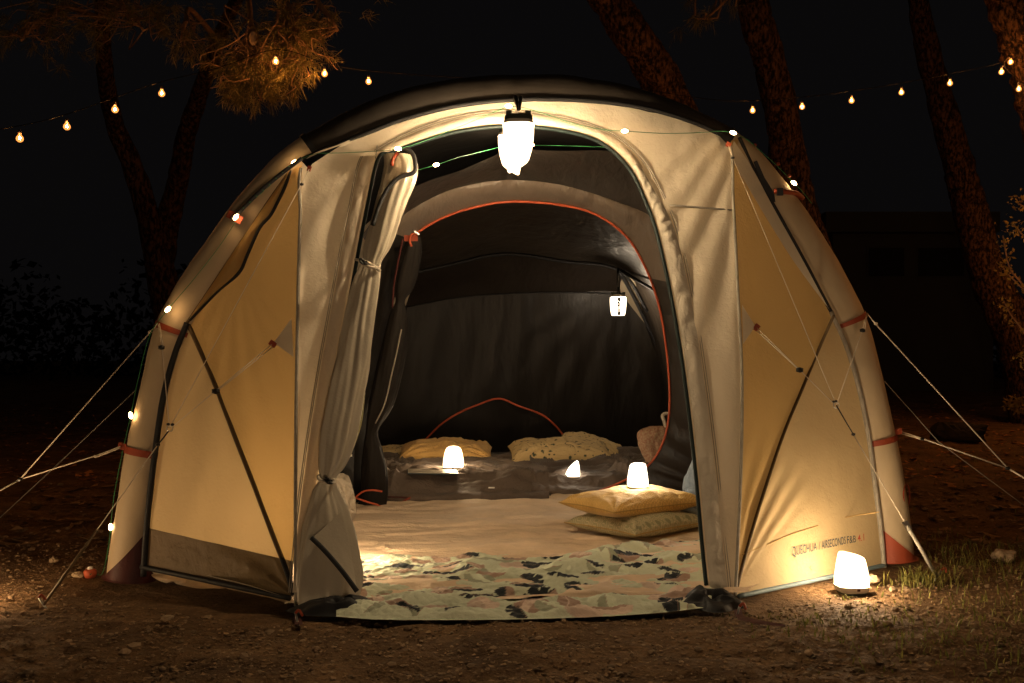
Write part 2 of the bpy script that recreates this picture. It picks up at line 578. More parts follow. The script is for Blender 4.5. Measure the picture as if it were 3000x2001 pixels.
rock(2556, 1702, 40, 'pale rounded stone just right of the glowing ground lantern', 0.6, 11)
rock(2617, 1733, 24, 'small light stone in the lamplight by the grass tuft', 0.7, 17)
rock(155, 1648, 22, 'small tan stone on the dark gravel left of the tent', 0.8, 23)
rock(228, 1690, 34, 'tan stone beside the fallen red lamp', 0.6, 29)
rock(2940, 1640, 70, 'brown stone at the right edge behind the guy rope', 0.6, 31)
rock(1790, 1806, 26, 'flat pale stone at the front edge of the black door sill', 0.4, 37)
rock(2812, 1290, 150, 'dark boulder on the leaf litter beyond the right guy rope', 0.45, 51, 'darkrock')
rock(490, 1815, 34, 'flat stone on the bare dirt in front of the left tent wall', 0.5, 41)

# ------------------------------------------------------------------ tent
base = PT(1500, 1680, 3.7); base[2] = 0.0
tent = empty('tent', tuple(base), 'large beige inflatable tunnel tent lit from inside with its door rolled open', 'tent')

# --- air beam arch
outer_px = [(312, 1698), (322, 1610), (343, 1480), (370, 1310), (398, 1190), (430, 1050), (460, 945), (505, 858), (560, 770), (620, 684),
            (685, 595), (760, 508), (830, 440), (890, 397), (960, 357), (1050, 313), (1150, 272), (1250, 246), (1370, 228), (1500, 221),
            (1650, 224), (1800, 244), (1950, 287), (2060, 335), (2140, 378), (2215, 440), (2285, 523), (2345, 600), (2405, 690), (2460, 785),
            (2505, 870), (2538, 945), (2575, 1080), (2603, 1200), (2622, 1290), (2642, 1400), (2658, 1510), (2668, 1590), (2673, 1645)]
R_BEAM = 0.085
outc = cr([PT(a, b, 4.007) for a, b in outer_px], 230)
T = np.gradient(outc, axis=0); T /= np.linalg.norm(T, axis=1, keepdims=True)
bn = np.array([S_YAW, -1.0, 0.0]); bn /= np.linalg.norm(bn)      # towards the camera, square to the arch
Nout = np.cross(bn, T); 
Nout *= np.sign(Nout[115][2])
Nout /= np.linalg.norm(Nout, axis=1, keepdims=True)
BC = outc - Nout * R_BEAM
BC[:, 2] = np.maximum(BC[:, 2], 0.0)

def beam_ring(i0, i1, dr=0.0, n=28, wr=True, slant=None, fine=1):
    idx = np.linspace(i0, i1, int((i1 - i0) * fine) + 1)
    ia = np.floor(idx).astype(int).clip(0, len(BC) - 2); fr = (idx - ia)[:, None]
    C = BC[ia] * (1 - fr) + BC[ia + 1] * fr
    No = Nout[ia] * (1 - fr) + Nout[ia + 1] * fr
    th = np.linspace(0, 2 * math.pi, n, endpoint=False)
    G = np.zeros((len(idx), n, 3))
    for j, t in enumerate(th):
        r = R_BEAM + dr
        G[:, j] = C + r * (math.cos(t) * No + math.sin(t) * bn)
    if wr:
        w = 0.0030 * fbm(G * np.array([9.0, 9, 5]), 5, 3)
        D = G - C[:, None]; D /= np.linalg.norm(D, axis=2, keepdims=True)
        G = G + D * w[..., None]
    return G
def beam_i(px, py):
    q = PT(px, py, 4.007)
    return float(np.argmin(np.linalg.norm(outc - q, axis=1)))
G = beam_ring(0, 229, 0, 32, fine=2)
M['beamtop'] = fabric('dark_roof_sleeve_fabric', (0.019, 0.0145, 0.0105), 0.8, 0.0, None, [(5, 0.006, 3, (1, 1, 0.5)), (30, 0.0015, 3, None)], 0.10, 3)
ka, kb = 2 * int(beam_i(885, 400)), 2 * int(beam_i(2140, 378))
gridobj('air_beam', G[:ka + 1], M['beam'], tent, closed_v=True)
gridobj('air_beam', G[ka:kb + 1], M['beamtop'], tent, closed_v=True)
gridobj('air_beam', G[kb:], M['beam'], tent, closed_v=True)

# red-brown feet of the beam with a slanted upper edge
def beam_foot(i_end, i_mid, mat, left):
    n, rows = 32, 14
    th = np.linspace(0, 2 * math.pi, n, endpoint=False)
    Gf = np.zeros((rows, n, 3))
    for j, t in enumerate(th):
        e = i_mid + (6 if left else -6) * (-math.cos(t)) * 0.9
        idx = np.linspace(i_end, e, rows)
        ia = np.floor(idx).astype(int).clip(0, 228); fr = (idx - ia)[:, None]
        C = BC[ia] * (1 - fr) + BC[ia + 1] * fr
        No = Nout[ia]
        flare = (1 - np.linspace(0, 1, rows)) ** 2 * 0.012
        Gf[:, j] = C + (R_BEAM + 0.004 + flare)[:, None] * (math.cos(t) * No + math.sin(t) * bn)
    return gridobj('beam_foot', Gf, mat, tent, closed_v=True)
M['maroon'] = fabric('maroon_fabric', (0.055, 0.011, 0.009), 0.6, 0, None, [(12, 0.006, 4, None)], 0.12)
M['rustfoot'] = fabric('rust_foot_fabric', (0.27, 0.05, 0.02), 0.6, 0, None, [(12, 0.006, 4, None)], 0.12)
beam_foot(0, 6.5, M['maroon'], True)['label'] = 'maroon foot of the left beam'
beam_foot(229, 222, M['rustfoot'], False)['label'] = 'rust red foot of the right beam'

def strap(px, py, mat, half, dr=0.005, label=None):
    i = beam_i(px, py)
    dsp = np.linalg.norm(outc[int(i)] - outc[min(int(i) + 1, 229)]) + 1e-6
    Gs = beam_ring(max(i - half / dsp, 0), min(i + half / dsp, 229), dr, 32, False, fine=3)
    o = gridobj('strap', Gs, mat, tent, closed_v=True)
    if label: o['label'] = label
    return i
strap(460, 945, M['rust'], 0.013)
strap(370, 1310, M['rust'], 0.013)
strap(2530, 912, M['rust'], 0.013)
strap(2622, 1270, M['rust'], 0.013)
strap(885, 400, M['black'], 0.012)
strap(2140, 378, M['black'], 0.009)

# --- outer roof shell and black lining behind the arch
arch_full = np.vstack([cr([PT(a, b, 4.007) for a, b in outer_px], 60)])
cx = 0.06
def shell(name, D_list, sc_list, inset, mat, nrow=30):
    rows = []
    A = arch_full.copy()
    A2 = A.copy()
    # inset towards the middle
    c = np.array([cx, 0, 0.6])
    for D, s in zip(D_list, sc_list):
        R_ = A.copy()
        dirv = R_ - np.array([cx, 0, 0.55]); dirv[:, 1] = 0
        L = np.linalg.norm(dirv, axis=1, keepdims=True)
        R_ = R_ - dirv / L * inset
        R_[:, 0] = cx + (R_[:, 0] - cx) * s[0]
        R_[:, 2] = np.maximum(R_[:, 2], 0) * s[1]
        R_[:, 1] = D + S_YAW * R_[:, 0]
        rows.append(R_)
    rows = np.array(rows)
    G = np.array([cr(rows[:, j], nrow) for j in range(rows.shape[1])]).transpose(1, 0, 2)
    G[..., 2] = np.maximum(G[..., 2], 0.0)
    return gridobj(name, G, mat, tent)
shell('roof', [4.03, 5.0, 6.0, 7.0, 7.8, 8.5, 8.8], [(1, 1), (0.99, 1.02), (0.96, 0.98), (0.91, 0.93), (0.86, 0.87), (0.8, 0.55), (0.76, 0.02)], 0.05, M['roof'])
shell('roof_lining', [4.06, 4.4, 4.8, 5.2, 5.6], [(1, 1.0), (0.99, 1.01), (0.985, 1.02), (0.97, 1.02), (0.96, 0.995)], 0.085, M['lining'])

# --- front wall with the door opening
FP = [((868, 1790), (905, 1785)), ((866, 1500), (930, 1500)), ((868, 1200), (970, 1200)), ((874, 850), (1030, 850)), ((880, 640), (1075, 610)),
      ((888, 478), (1108, 466)), ((1000, 420), (1150, 447)), ((1150, 362), (1230, 418)), ((1320, 314), (1350, 385)), ((1500, 294), (1490, 371)),
      ((1700, 296), (1640, 383)), ((1880, 318), (1757, 418)), ((2030, 360), (1840, 492)), ((2132, 412), (1890, 590)), ((2147, 600), (1925, 690)),
      ((2160, 850), (1965, 870)), ((2172, 1100), (2000, 1080)), ((2170, 1350), (2032, 1340)), ((2160, 1600), (2056, 1600)), ((2153, 1744), (2068, 1714))]
fo = cr([PF(*a) for a, b in FP], 200)
fi = cr([PF(*b) for a, b in FP], 200)
nv = 34
w = np.linspace(0, 1, nv)[None, :, None]
G = fo[:, None] * (1 - w) + fi[:, None] * w
wv = np.linspace(0, 1, nv)[None]
tt = np.linspace(0, 1, 200)[:, None]
zz = G[..., 2]
# soft vertical pull folds, stronger on the right hand side, radiating from the top corner
ang = np.arctan2(G[..., 0] - 1.02, -(G[..., 2] - 1.95))
fold = np.sin(ang * 34 + 1.2 * fbm(G * 2.0, 31, 2)) * 0.0065 * sstep(0.55, 0.8, tt)
ang2 = np.arctan2(G[..., 0] + 0.10, -(G[..., 2] - 2.05))
fold += np.sin(ang2 * 30 + 1.5 * fbm(G * 2.0, 33, 2)) * 0.0085 * (1 - sstep(0.15, 0.42, tt))
fold += 0.010 * fbm(G * np.array([3.0, 3, 1.2]), 12, 3)
fold *= sstep(0, 0.10, wv) * (1 - 0.6 * sstep(0.85, 1, wv))
G = G + bn[None, None] * fold[..., None]
front_G = G
gridobj('front_wall', G, M['cream'], tent)
# dark zip tape along the opening
V, Fs = tube_geo(fi[18:] + bn * 0.004, 0.0075, 6)
build('door_zip', V, Fs, M['teal'], tent)
# stitched flap strip beside the zip (crinkled on the right)
def strip_between(name, ia, ib, w0, w1, mat, off, crink, nu=160, nv2=9, taper=0.0):
    idx = np.linspace(ia, ib, nu)
    i0 = np.floor(idx).astype(int).clip(0, 198); fr = (idx - i0)[:, None]
    a = fo[i0] * (1 - fr) + fo[i0 + 1] * fr
    b = fi[i0] * (1 - fr) + fi[i0 + 1] * fr
    dirw = a - b
    Lw = np.linalg.norm(dirw, axis=1, keepdims=True)
    dirw /= Lw
    Gs = np.zeros((nu, nv2, 3))
    for j in range(nv2):
        t = j / (nv2 - 1)
        tp = (sstep(0, taper, np.linspace(0, 1, nu)) if taper else np.ones(nu))[:, None]
        Gs[:, j] = b + dirw * (w0 + (w1 * (0.55 + 0.45 * tp) - w0) * t) + bn * (off + 0.006 * math.sin(math.pi * t))
    q = np.stack([np.repeat(idx[:, None], nv2, 1) * 0.9, np.repeat(np.linspace(0, 1.6, nv2)[None], nu, 0), np.zeros((nu, nv2))], -1)
    cr_ = vnoise(q, 41) * crink * np.sin(np.linspace(0, math.pi, nv2))[None] 
    Gs = Gs + bn * cr_[..., None]
    return gridobj(name, Gs, mat, tent)
strip_between('zip_flap', 126, 199, 0.012, 0.075, M['strip'], 0.012, 0.006, taper=0.35)
strip_between('zip_flap', 62, 128, 0.012, 0.05, M['cream'], 0.010, 0.003)
strip_between('zip_flap', 2, 54, 0.015, 0.06, M['cream'], 0.010, 0.004)
for (o1, i0_, i1_) in ((0.056, 62, 199), (0.064, 62, 199), (0.066, 2, 54), (0.072, 2, 54)):
    idx = np.arange(i0_, i1_ + 1).clip(0, 199)
    dirw = fo[idx] - fi[idx]; dirw /= np.linalg.norm(dirw, axis=1, keepdims=True)
    ow = (o1 + (0.026 * sstep(110, 150, idx) if i0_ == 62 else 0 * idx))[:, None]
    V, Fs = tube_geo(fi[idx] + dirw * ow + bn * 0.006, 0.0018, 5)
    build('stitch_line', V, Fs, M['seam'], tent)
# grey seam tape on the two front edges, and the short cross seam on the right
for sl in (slice(0, 52), slice(136, 200)):
    V, Fs = tube_geo(fo[sl] + bn * 0.006, 0.0065, 6)
    build('edge_seam', V, Fs, M['seam'], tent)
bvh_front = BVHTree.FromPolygons([tuple(v) for v in front_G.reshape(-1, 3)], grid_faces(*front_G.shape[:2]))
CAMV = Vector((0, 0, H))
def hit(bvh, px, py, off=0.004, fallback=3.8):
    d = Vector(P(px, py, 1.0)) - CAMV
    h = bvh.ray_cast(CAMV, d.normalized())
    if h[0] is None:
        return PF(px, py, -off)
    return np.array(h[0] - d.normalized() * off)
tube('cross_seam', [hit(bvh_front, a, b, 0.003) for a, b in ((1962, 602), (2000, 603), (2050, 608), (2100, 612), (2146, 616))], 0.004, M['seam'], tent)
tube('cross_seam', [hit(bvh_front, a, b, 0.003) for a, b in ((1105, 425), (1103, 445), (1100, 465))], 0.002, M['seam'], tent)

# --- side walls
D_SEAM = 3.938
SL = [((852, 498), (886, 484)), ((800, 570), (882, 600)), ((720, 690), (878, 720)), ((630, 825), (875, 850)), ((548, 946), (870, 970)),
      ((511, 1040), (868, 1080)), ((478, 1165), (867, 1200)), ((456, 1310), (866, 1330)), ((440, 1440), (865, 1480)), ((428, 1545), (863, 1645))]
SR = [((2166, 402), (2133, 416)), ((2210, 498), (2147, 545)), ((2270, 608), (2153, 690)), ((2350, 752), (2160, 840)), ((2430, 905), (2167, 980)),
      ((2480, 1015), (2172, 1100)), ((2516, 1135), (2172, 1220)), ((2545, 1280), (2170, 1370)), ((2563, 1420), (2165, 1510)), ((2580, 1550), (2158, 1650)),
      ((2590, 1652), (2153, 1744))]
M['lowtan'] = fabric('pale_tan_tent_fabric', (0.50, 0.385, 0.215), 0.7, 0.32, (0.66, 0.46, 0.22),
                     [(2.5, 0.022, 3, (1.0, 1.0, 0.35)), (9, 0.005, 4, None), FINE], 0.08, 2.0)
DIAG_L = np.array([(946, 548), (1035, 590), (1140, 635), (1285, 690), (1425, 745), (1570, 800), (1700, 848)], float)
DIAG_R = np.array([(925, 2442), (1020, 2400), (1140, 2350), (1260, 2300), (1375, 2260), (1500, 2220), (1620, 2185), (1745, 2152)], float)
def side_wall(pairs, name, mat, dispf, nu=150, nv=80, diag=None, left=True):
    a = cr([PT(*p, D_SEAM) for p, q in pairs], nu)
    b = cr([PF(*q) for p, q in pairs], nu)
    w = np.linspace(0, 1, nv)[None, :, None]
    G = a[:, None] * (1 - w) + b[:, None] * w
    n = gnormals(G)
    n *= np.sign(-n[..., 1:2])
    U = np.linspace(0, 1, nu)[:, None]; W = np.linspace(0, 1, nv)[None]
    G = G + n * dispf(G, U, W)[..., None]
    if diag is None:
        return gridobj(name, G, mat, tent), G
    Vv = G.reshape(-1, 3)
    qx = Vv[:, 0] / Vv[:, 1] * F + 1500; qy = YH - (Vv[:, 2] - H) / Vv[:, 1] * F
    dx = np.interp(qy, diag[:, 0], diag[:, 1])
    low = (qy > diag[0, 0]) & ((qx < dx) if left else (qx > dx))
    fs = grid_faces(nu, nv)
    for nm, mt, want in ((name, mat, False), ('lower_wall_panel', M['lowtan'], True)):
        ff = [f for f in fs if bool(low[f[0]]) == want]
        used = sorted({i for f in ff for i in f}); mp_ = {a: b for b, a in enumerate(used)}
        build(nm, Vv[used], [[mp_[i] for i in f] for f in ff], mt, tent)
    return None, G
def disp_left(G, U, W):
    e = np.sin(np.pi * W) ** 0.7
    d = -0.02 * e * np.sin(np.pi * np.clip(U, 0, 1))
    c = G[-1, -1]
    ang = np.arctan2(G[..., 0] + 1.05, G[..., 2] - 1.2)
    f = np.sin(ang * 26 + 2.0 * fbm(G * 2.2, 51, 2)) * 0.004 * sstep(0.30, 0.65, U) * e
    return d + f + 0.006 * e * fbm(G * 2.5, 52, 3)
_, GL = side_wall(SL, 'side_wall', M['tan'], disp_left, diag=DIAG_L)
corner_r = PF(2153, 1744)
def disp_right(G, U, W):
    e = np.sin(np.pi * np.clip(W, 0, 1)) ** 0.6 * (1 - 0.85 * sstep(0.96, 1.0, U))
    rel = G - corner_r
    r = np.linalg.norm(rel, axis=2)
    side = np.hypot(rel[..., 0], rel[..., 1])
    th = np.arctan2(side, np.maximum(rel[..., 2], 1e-4))       # 0 = straight up, pi/2 along the ground
    diag = 0.30
    up = (1 - sstep(diag - 0.03, diag + 0.02, th))
    f1 = np.sin(th * 62 + 2.2 * fbm(rel * 1.6, 61, 2)) * 0.027 * np.clip(r, 0.0, 0.5) / 0.5 * (1 - sstep(0.50, 1.15, r)) * up
    f2 = (1 - sstep(0.95, 1.15, th)) * np.sin(th * 46 + 1.4 * fbm(rel * 2.0, 63, 2)) * 0.0065 * np.clip(r / 0.35, 0, 1) * (1 - sstep(0.35, 0.75, r)) * (1 - up)
    tri = -0.02 * np.sin(np.pi * W) * np.sin(np.pi * U)
    return (f1 + f2) * (0.3 + 0.7 * e) + tri + 0.005 * e * fbm(G * 3.0, 62, 3)
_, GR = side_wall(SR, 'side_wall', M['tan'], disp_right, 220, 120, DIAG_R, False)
bvh_L = BVHTree.FromPolygons([tuple(v) for v in GL.reshape(-1, 3)], grid_faces(*GL.shape[:2]))
bvh_R = BVHTree.FromPolygons([tuple(v) for v in GR.reshape(-1, 3)], grid_faces(*GR.shape[:2]))

# left mud skirt, with crumples, piping and the white floor strip below it
sk = [((428, 1545), (863, 1645)), ((423, 1600), (861, 1695)), ((420, 1656), (859, 1748))]
def disp_sk(G, U, W):
    e = np.sin(np.pi * np.clip(U, 0, 1)) ** 0.5 * (0.35 + 0.65 * sstep(0.1, 0.6, W))
    c = PF(860, 1745)
    rel = G - c
    th = np.arctan2(np.hypot(rel[..., 0], rel[..., 1]), np.maximum(rel[..., 2], 1e-3))
    return e * (0.012 * fbm(G * 9.0, 71, 3) + 0.010 * np.sin(th * 16) * sstep(0.4, 0.95, W))
_, GSK = side_wall(sk, 'mud_skirt', M['skirt'], disp_sk, 40, 110)
tube('bottom_piping', GSK[-1, ::3] + np.array([-0.004, -0.010, -0.004]), 0.010, M['black'], tent, 8)
wl = np.array([cr([PT(425, 1660, D_SEAM + 0.02), PT(560, 1678, 3.83), PF(700, 1706, 0.03), PF(860, 1756, 0.01)], 30),
               cr([PG(432, 1690), PG(560, 1702), PG(700, 1716), PG(860, 1764)], 30)]).transpose(1, 0, 2)
gridobj('floor_edge', wl, M['pale'], tent)
# right bottom piping
tube('bottom_piping', GR[-1, ::3] + np.array([0.003, -0.008, -0.003]), 0.009, M['bluepipe'], tent, 8)

# seam piping where the side walls meet the beam
tube('seam_piping', cr([PT(a, b, D_SEAM - 0.012) for a, b in ((420, 1688), (428, 1560), (440, 1440), (456, 1310), (478, 1165), (511, 1040), (548, 946))], 60), 0.012, M['black'], tent, 8)
tube('seam_piping', cr([PT(a, b, D_SEAM - 0.012) for a, b in ((548, 946), (630, 825), (720, 690), (800, 570), (852, 498))], 50), 0.006, M['skirt'], tent, 8)
tube('seam_piping', cr([PT(a, b, D_SEAM - 0.012) for a, b in ((2590, 1662), (2580, 1550), (2563, 1420), (2545, 1280), (2516, 1135), (2480, 1015), (2434, 912))], 60), 0.010, M['seam'], tent, 8)
tube('seam_piping', cr([PT(a, b, D_SEAM - 0.012) for a, b in ((2434, 912), (2350, 752), (2270, 608), (2210, 498), (2166, 402))], 50), 0.008, M['black'], tent, 8)
# dark diagonal seams
tube('diagonal_seam', cr([hit(bvh_L, a, b, 0.005) for a, b in ((552, 952), (590, 1035), (635, 1140), (690, 1285), (745, 1425), (800, 1570), (826, 1636))], 40), 0.0085, M['skirt'], tent, 6)
tube('diagonal_seam', cr([PF(826, 1636, 0.0), PF(845, 1690, -0.004), PF(860, 1742, -0.008)], 12), 0.0095, M['black'], tent, 6)
tube('diagonal_seam', cr([hit(bvh_R, a, b, 0.006) for a, b in ((2442, 925), (2400, 1020), (2350, 1140), (2300, 1260), (2260, 1375), (2220, 1500), (2185, 1620), (2158, 1725))], 40), 0.007, M['skirt'], tent, 6)
# skirt seam on the right wall
tube('stitch_line', cr([hit(bvh_R, a, b, 0.003) for a, b in ((2575, 1500), (2480, 1515), (2380, 1545), (2310, 1568), (2260, 1590), (2215, 1608), (2175, 1625))], 40), 0.0022, M['tan'], tent, 5)

# pale strip at the top of the right wall
ps_o = cr([PT(a, b, D_SEAM - 0.02) for a, b in ((2150, 412), (2205, 495), (2265, 607), (2345, 750), (2428, 905))], 50)
ps_i = cr([hit(bvh_R, a, b, 0.012) for a, b in ((2138, 455), (2175, 520), (2240, 630), (2325, 765), (2424, 900))], 50)
w = np.linspace(0, 1, 8)[None, :, None]
gridobj('wall_edge_strip', ps_o[:, None] * (1 - w) + ps_i[:, None] * w, M['pale'], tent)
# pale gusset triangles with red tabs
def gusset(bv, a, tip, b, seed):
    A, Tp, B = hit(bv, *a, 0.004), hit(bv, *tip, 0.012), hit(bv, *b, 0.004)
    n = 10
    V, Fs = [], []
    for i in range(n + 1):
        for j in range(n + 1 - i):
            u, v = i / n, j / n
            V.append(A * (1 - u - v) + Tp * u + B * v)
    idx = lambda i, j: sum(n + 1 - k for k in range(i)) + j
    for i in range(n):
        for j in range(n - i):
            Fs.append((idx(i, j), idx(i + 1, j), idx(i, j + 1)))
            if i + j < n - 1:
                Fs.append((idx(i + 1, j), idx(i + 1, j + 1), idx(i, j + 1)))
    build('gusset', V, Fs, M['pale'], tent)
gusset(bvh_L, (854, 932), (802, 1004), (860, 1046), 1)
gusset(bvh_R, (2174, 892), (2213, 956), (2177, 1008), 2)
def tab(pt, sx, sz, rot, mat=None, name='tab'):
    R = np.array(Matrix.Rotation(rot, 3, 'Y'))
    v, f = box_geo(pt, sx, 0.008, sz, R)
    return build(name, v, f, mat or M['rust'], tent, smooth=False)
TAB_L = hit(bvh_L, 799, 1007, 0.016); TAB_R = hit(bvh_R, 2216, 959, 0.016)
tab(TAB_L, 0.026, 0.02, 0.6); tab(TAB_R, 0.026, 0.02, -0.9)
# black corner gussets under the beam straps
def patch3(name, pts, mat, off=0.0):
    return build(name, np.array(pts), [list(range(len(pts)))], mat, tent, smooth=False)
patch3('corner_patch', [PT(880, 468, 3.89), PT(1000, 425, 3.89), PF(915, 480, -0.035), PF(905, 496, -0.035), PF(896, 486, -0.03)], M['black'])
patch3('corner_patch', [PT(2098, 388, 3.89), PT(2148, 404, 3.89), PF(2136, 424, -0.03), PF(2128, 420, -0.035)], M['black'])
tab(PF(906, 494, -0.05), 0.014, 0.02, 0.3); tab(PF(2134, 424, -0.05), 0.02, 0.018, 0.5)
# black edge cord under the roof beam
tube('beam_lip', cr([PT(a, b, 3.905) for a, b in ((884, 468), (960, 436), (1060, 396), (1180, 350), (1330, 312), (1500, 293), (1700, 294), (1880, 315), (2030, 358), (2140, 408))], 80), 0.009, M['black'], tent, 8)
# wavy flap of the left vent with a black edge
ve = cr([hit(bvh_L, a, b, 0.03) for a, b in ((556, 938), (640, 852), (700, 800), (726, 745), (760, 670), (792, 632), (815, 590), (836, 545), (850, 502))], 60)
vs_ = cr([PT(a, b, D_SEAM - 0.03) for a, b in ((556, 930), (620, 835), (690, 728), (760, 625), (846, 500))], 60)
w = np.linspace(0, 1, 16)[None, :, None]
Gv = vs_[:, None] * (1 - w) + ve[:, None] * w
Gv = Gv + bn * (0.02 * np.sin(np.pi * w[..., 0]) * (1 + 0.6 * fbm(Gv * 5, 81, 2)))[..., None]
gridobj('vent_flap', Gv, M['tan'], tent)
tube('vent_edge', ve + bn * 0.004, 0.0065, M['black'], tent, 6)
# right vent: black mesh slit with a buckle strap
rv = [PT(a, b, D_SEAM - 0.045) for a, b in ((2207, 474), (2218, 470), (2240, 520), (2268, 565), (2272, 592), (2262, 592), (2232, 540))]
patch3('vent_mesh', rv, M['black'])
tube('buckle_strap', cr([PT(2268, 560, 3.89), PT(2300, 562, 3.89), PT(2330, 566, 3.93), PT(2350, 580, 4.0)], 14), 0.011, M['rust'], tent, 6)
v, f = box_geo(PT(2285, 562, 3.875), 0.024, 0.012, 0.03); build('buckle', v, f, M['plastic'], tent, smooth=False)

# --- lettering on the right wall
def lettering(text, x0, x1, y0, y1, h0, h1, mat, name='lettering'):
    cu = bpy.data.curves.new('text', 'FONT')
    cu.body = text
    cu.offset = 0.004
    to = bpy.data.objects.new('text', cu)
    COL.objects.link(to)
    dg = bpy.context.evaluated_depsgraph_get()
    me = bpy.data.meshes.new_from_object(to.evaluated_get(dg))
    V = np.array([v.co[:] for v in me.vertices])
    Fs = [list(p.vertices) for p in me.polygons]
    bpy.data.objects.remove(to)
    wx = V[:, 0].max(); x_min = V[:, 0].min()
    out = []
    for v in V:
        t = (v[0] - x_min) / (wx - x_min)
        px = x0 + (x1 - x0) * t
        hh = h0 + (h1 - h0) * t
        py = y0 + (y1 - y0) * t - v[1] / 0.7 * hh - (v[1] / 0.7) * 0
        px += v[1] / 0.7 * hh * -0.04
        out.append(hit(bvh_R, px, py, 0.009))
    return build(name, out, Fs, mat, tent, smooth=False)
lettering('QUECHUA', 2322, 2394, 1630, 1612, 28, 24, M['ink'])
lettering('/', 2399, 2404, 1612, 1608, 24, 22, M['ink'])
lettering('AIRSECONDS', 2408, 2478, 1609, 1593, 24, 22, M['ink'])
lettering('F&B', 2482, 2508, 1593, 1588, 22, 20, M['ink'])
lettering('4.1', 2513, 2532, 1587, 1583, 20, 20, M['inkred'])

# --- rolled outer door
def roll(name, prof, proj, mat, seed, lump=0.25, squash=0.62, nu=300, nvv=72, fold=0.0):
    A = cr(np.array([(a, b, c) for a, b, c in prof], float), nu)
    th = np.linspace(0, 2 * math.pi, nvv, endpoint=False)
    C = np.array([proj(a, b) for a, b, c in A])
    Wd = np.array([c / F * q[1] for (a, b, c), q in zip(A, C)])
    G = np.zeros((nu, nvv, 3))
    for j, t in enumerate(th):
        G[:, j] = C + np.stack([math.cos(t) * Wd, -math.sin(t) * Wd * squash, np.zeros(nu)], -1)
    rad = G - C[:, None]
    nz = fbm(np.stack([np.cos(th)[None] * 1.6 + 0 * A[:, :1], np.sin(th)[None] * 1.6 + 0 * A[:, :1], A[:, 1:2] / 75.0 + 0 * th[None]], -1), seed, 4)
    fl = np.abs(vnoise(np.stack([th[None] * 1.1 + A[:, 1:2] / 160.0, A[:, 1:2] / 55.0 - th[None] * 0.9, 0 * th[None] + 0 * A[:, :1]], -1), seed + 3))
    lz = A[:, 1:2] / 300.0
    drift = vnoise(np.stack([lz, 0 * lz, 0 * lz], -1), seed + 21) * 1.3
    lf = 0.55 * np.sin(3 * th[None] + 3.0 * drift + seed) + 0.5 * np.sin(5 * th[None] - 4.2 * drift) + 0.38 * np.sin(9 * th[None] + 5.0 * drift + 1.3)
    crs = np.sin((A[:, 1:2] / 34.0) + 2.0 * np.sin(th[None] * 2 + drift)) * (0.5 + 0.5 * vnoise(np.stack([lz * 2.5 + 0 * th[None], np.cos(th)[None] + 0 * lz, np.sin(th)[None] + 0 * lz], -1), seed + 31))
    lf = lf + 0.30 * np.sin(14 * th[None] + 6.0 * drift + 0.7)
    sc = 1 + lump * 0.24 * lf + lump * 0.06 * nz + fold * 0.10 * crs
    G = C[:, None] + rad * sc[..., None]
    return gridobj(name, G, mat, tent, closed_v=True), C
door_prof = [(1162, 452, 36), (1172, 480, 44), (1166, 530, 47), (1146, 590, 45), (1126, 660, 42), (1106, 725, 36), (1090, 770, 26), (1078, 815, 36),
             (1064, 880, 41), (1050, 960, 45), (1034, 1050, 48), (1016, 1130, 51), (1000, 1210, 52), (984, 1290, 50), (970, 1360, 38), (958, 1402, 23),
             (952, 1440, 36), (954, 1500, 58), (954, 1570, 74), (955, 1640, 85), (955, 1700, 90), (952, 1765, 84)]
roll('rolled_door', door_prof, lambda a, b: PF(a, b, -0.028), M['doorroll'], 5, 0.62, 0.5, fold=0.24)
# loose curl at the top of the roll and its black zip edge
tube('roll_edge', cr([PF(a, b, -0.085) for a, b in ((1185, 432), (1208, 450), (1216, 478), (1212, 505), (1170, 520), (1140, 548), (1118, 585), (1104, 622), (1092, 660))], 50), 0.0085, M['black'], tent, 8)
tube('door_hem', cr([PF(a, b, -0.10) for a, b in ((912, 1575), (950, 1612), (1000, 1670), (1046, 1732))], 24), 0.009, M['black'], tent, 8)
hem = np.array([cr([PF(a, b, -0.095) for a, b in ((910, 1580), (960, 1625), (1005, 1680), (1046, 1736))], 24),
                cr([PF(a, b, -0.075) for a, b in ((1000, 1500), (1020, 1580), (1035, 1660), (1046, 1732))], 24)]).transpose(1, 0, 2)
gridobj('door_corner', hem, M['doorroll'], tent)
# ties round the roll
def tie(c0, half, D, mat, n=20):
    pts = []
    for k in range(n + 1):
        t = math.pi * 2 * k / n
        pts.append(D(c0[0] + half * math.cos(t), c0[1] + 10 * math.sin(t) + half * 0.25 * math.cos(t), -0.045 - 0.035 * math.sin(t)))
    return tube('tie', pts, 0.006, mat, tent, 6)
tie((1085, 772), 26, PF, M['strip']); tie((956, 1404), 24, PF, M['strip'])
tube('tie', [PF(1040, 760, -0.02), PF(1060, 763, -0.03), PF(1075, 768, -0.07), PF(1100, 782, -0.075), PF(1113, 793, -0.05)], 0.006, M['strip'], tent)
for (a, b) in ((1064, 766), (962, 1408)):
    pts = [PF(a + 9 * math.cos(t * 0.9) * (1 + 0.2 * math.sin(3 * t)), b + 8 * math.sin(t * 1.1), -0.08 + 0.01 * math.sin(2.3 * t)) for t in np.linspace(0, 14, 60)]
    tube('toggle', pts, 0.004, M['plastic'], tent, 5)
tube('toggle', cr([PF(1165, 448, -0.06), PF(1152, 465, -0.07), PF(1148, 485, -0.07)], 10), 0.007, M['rust'], tent)

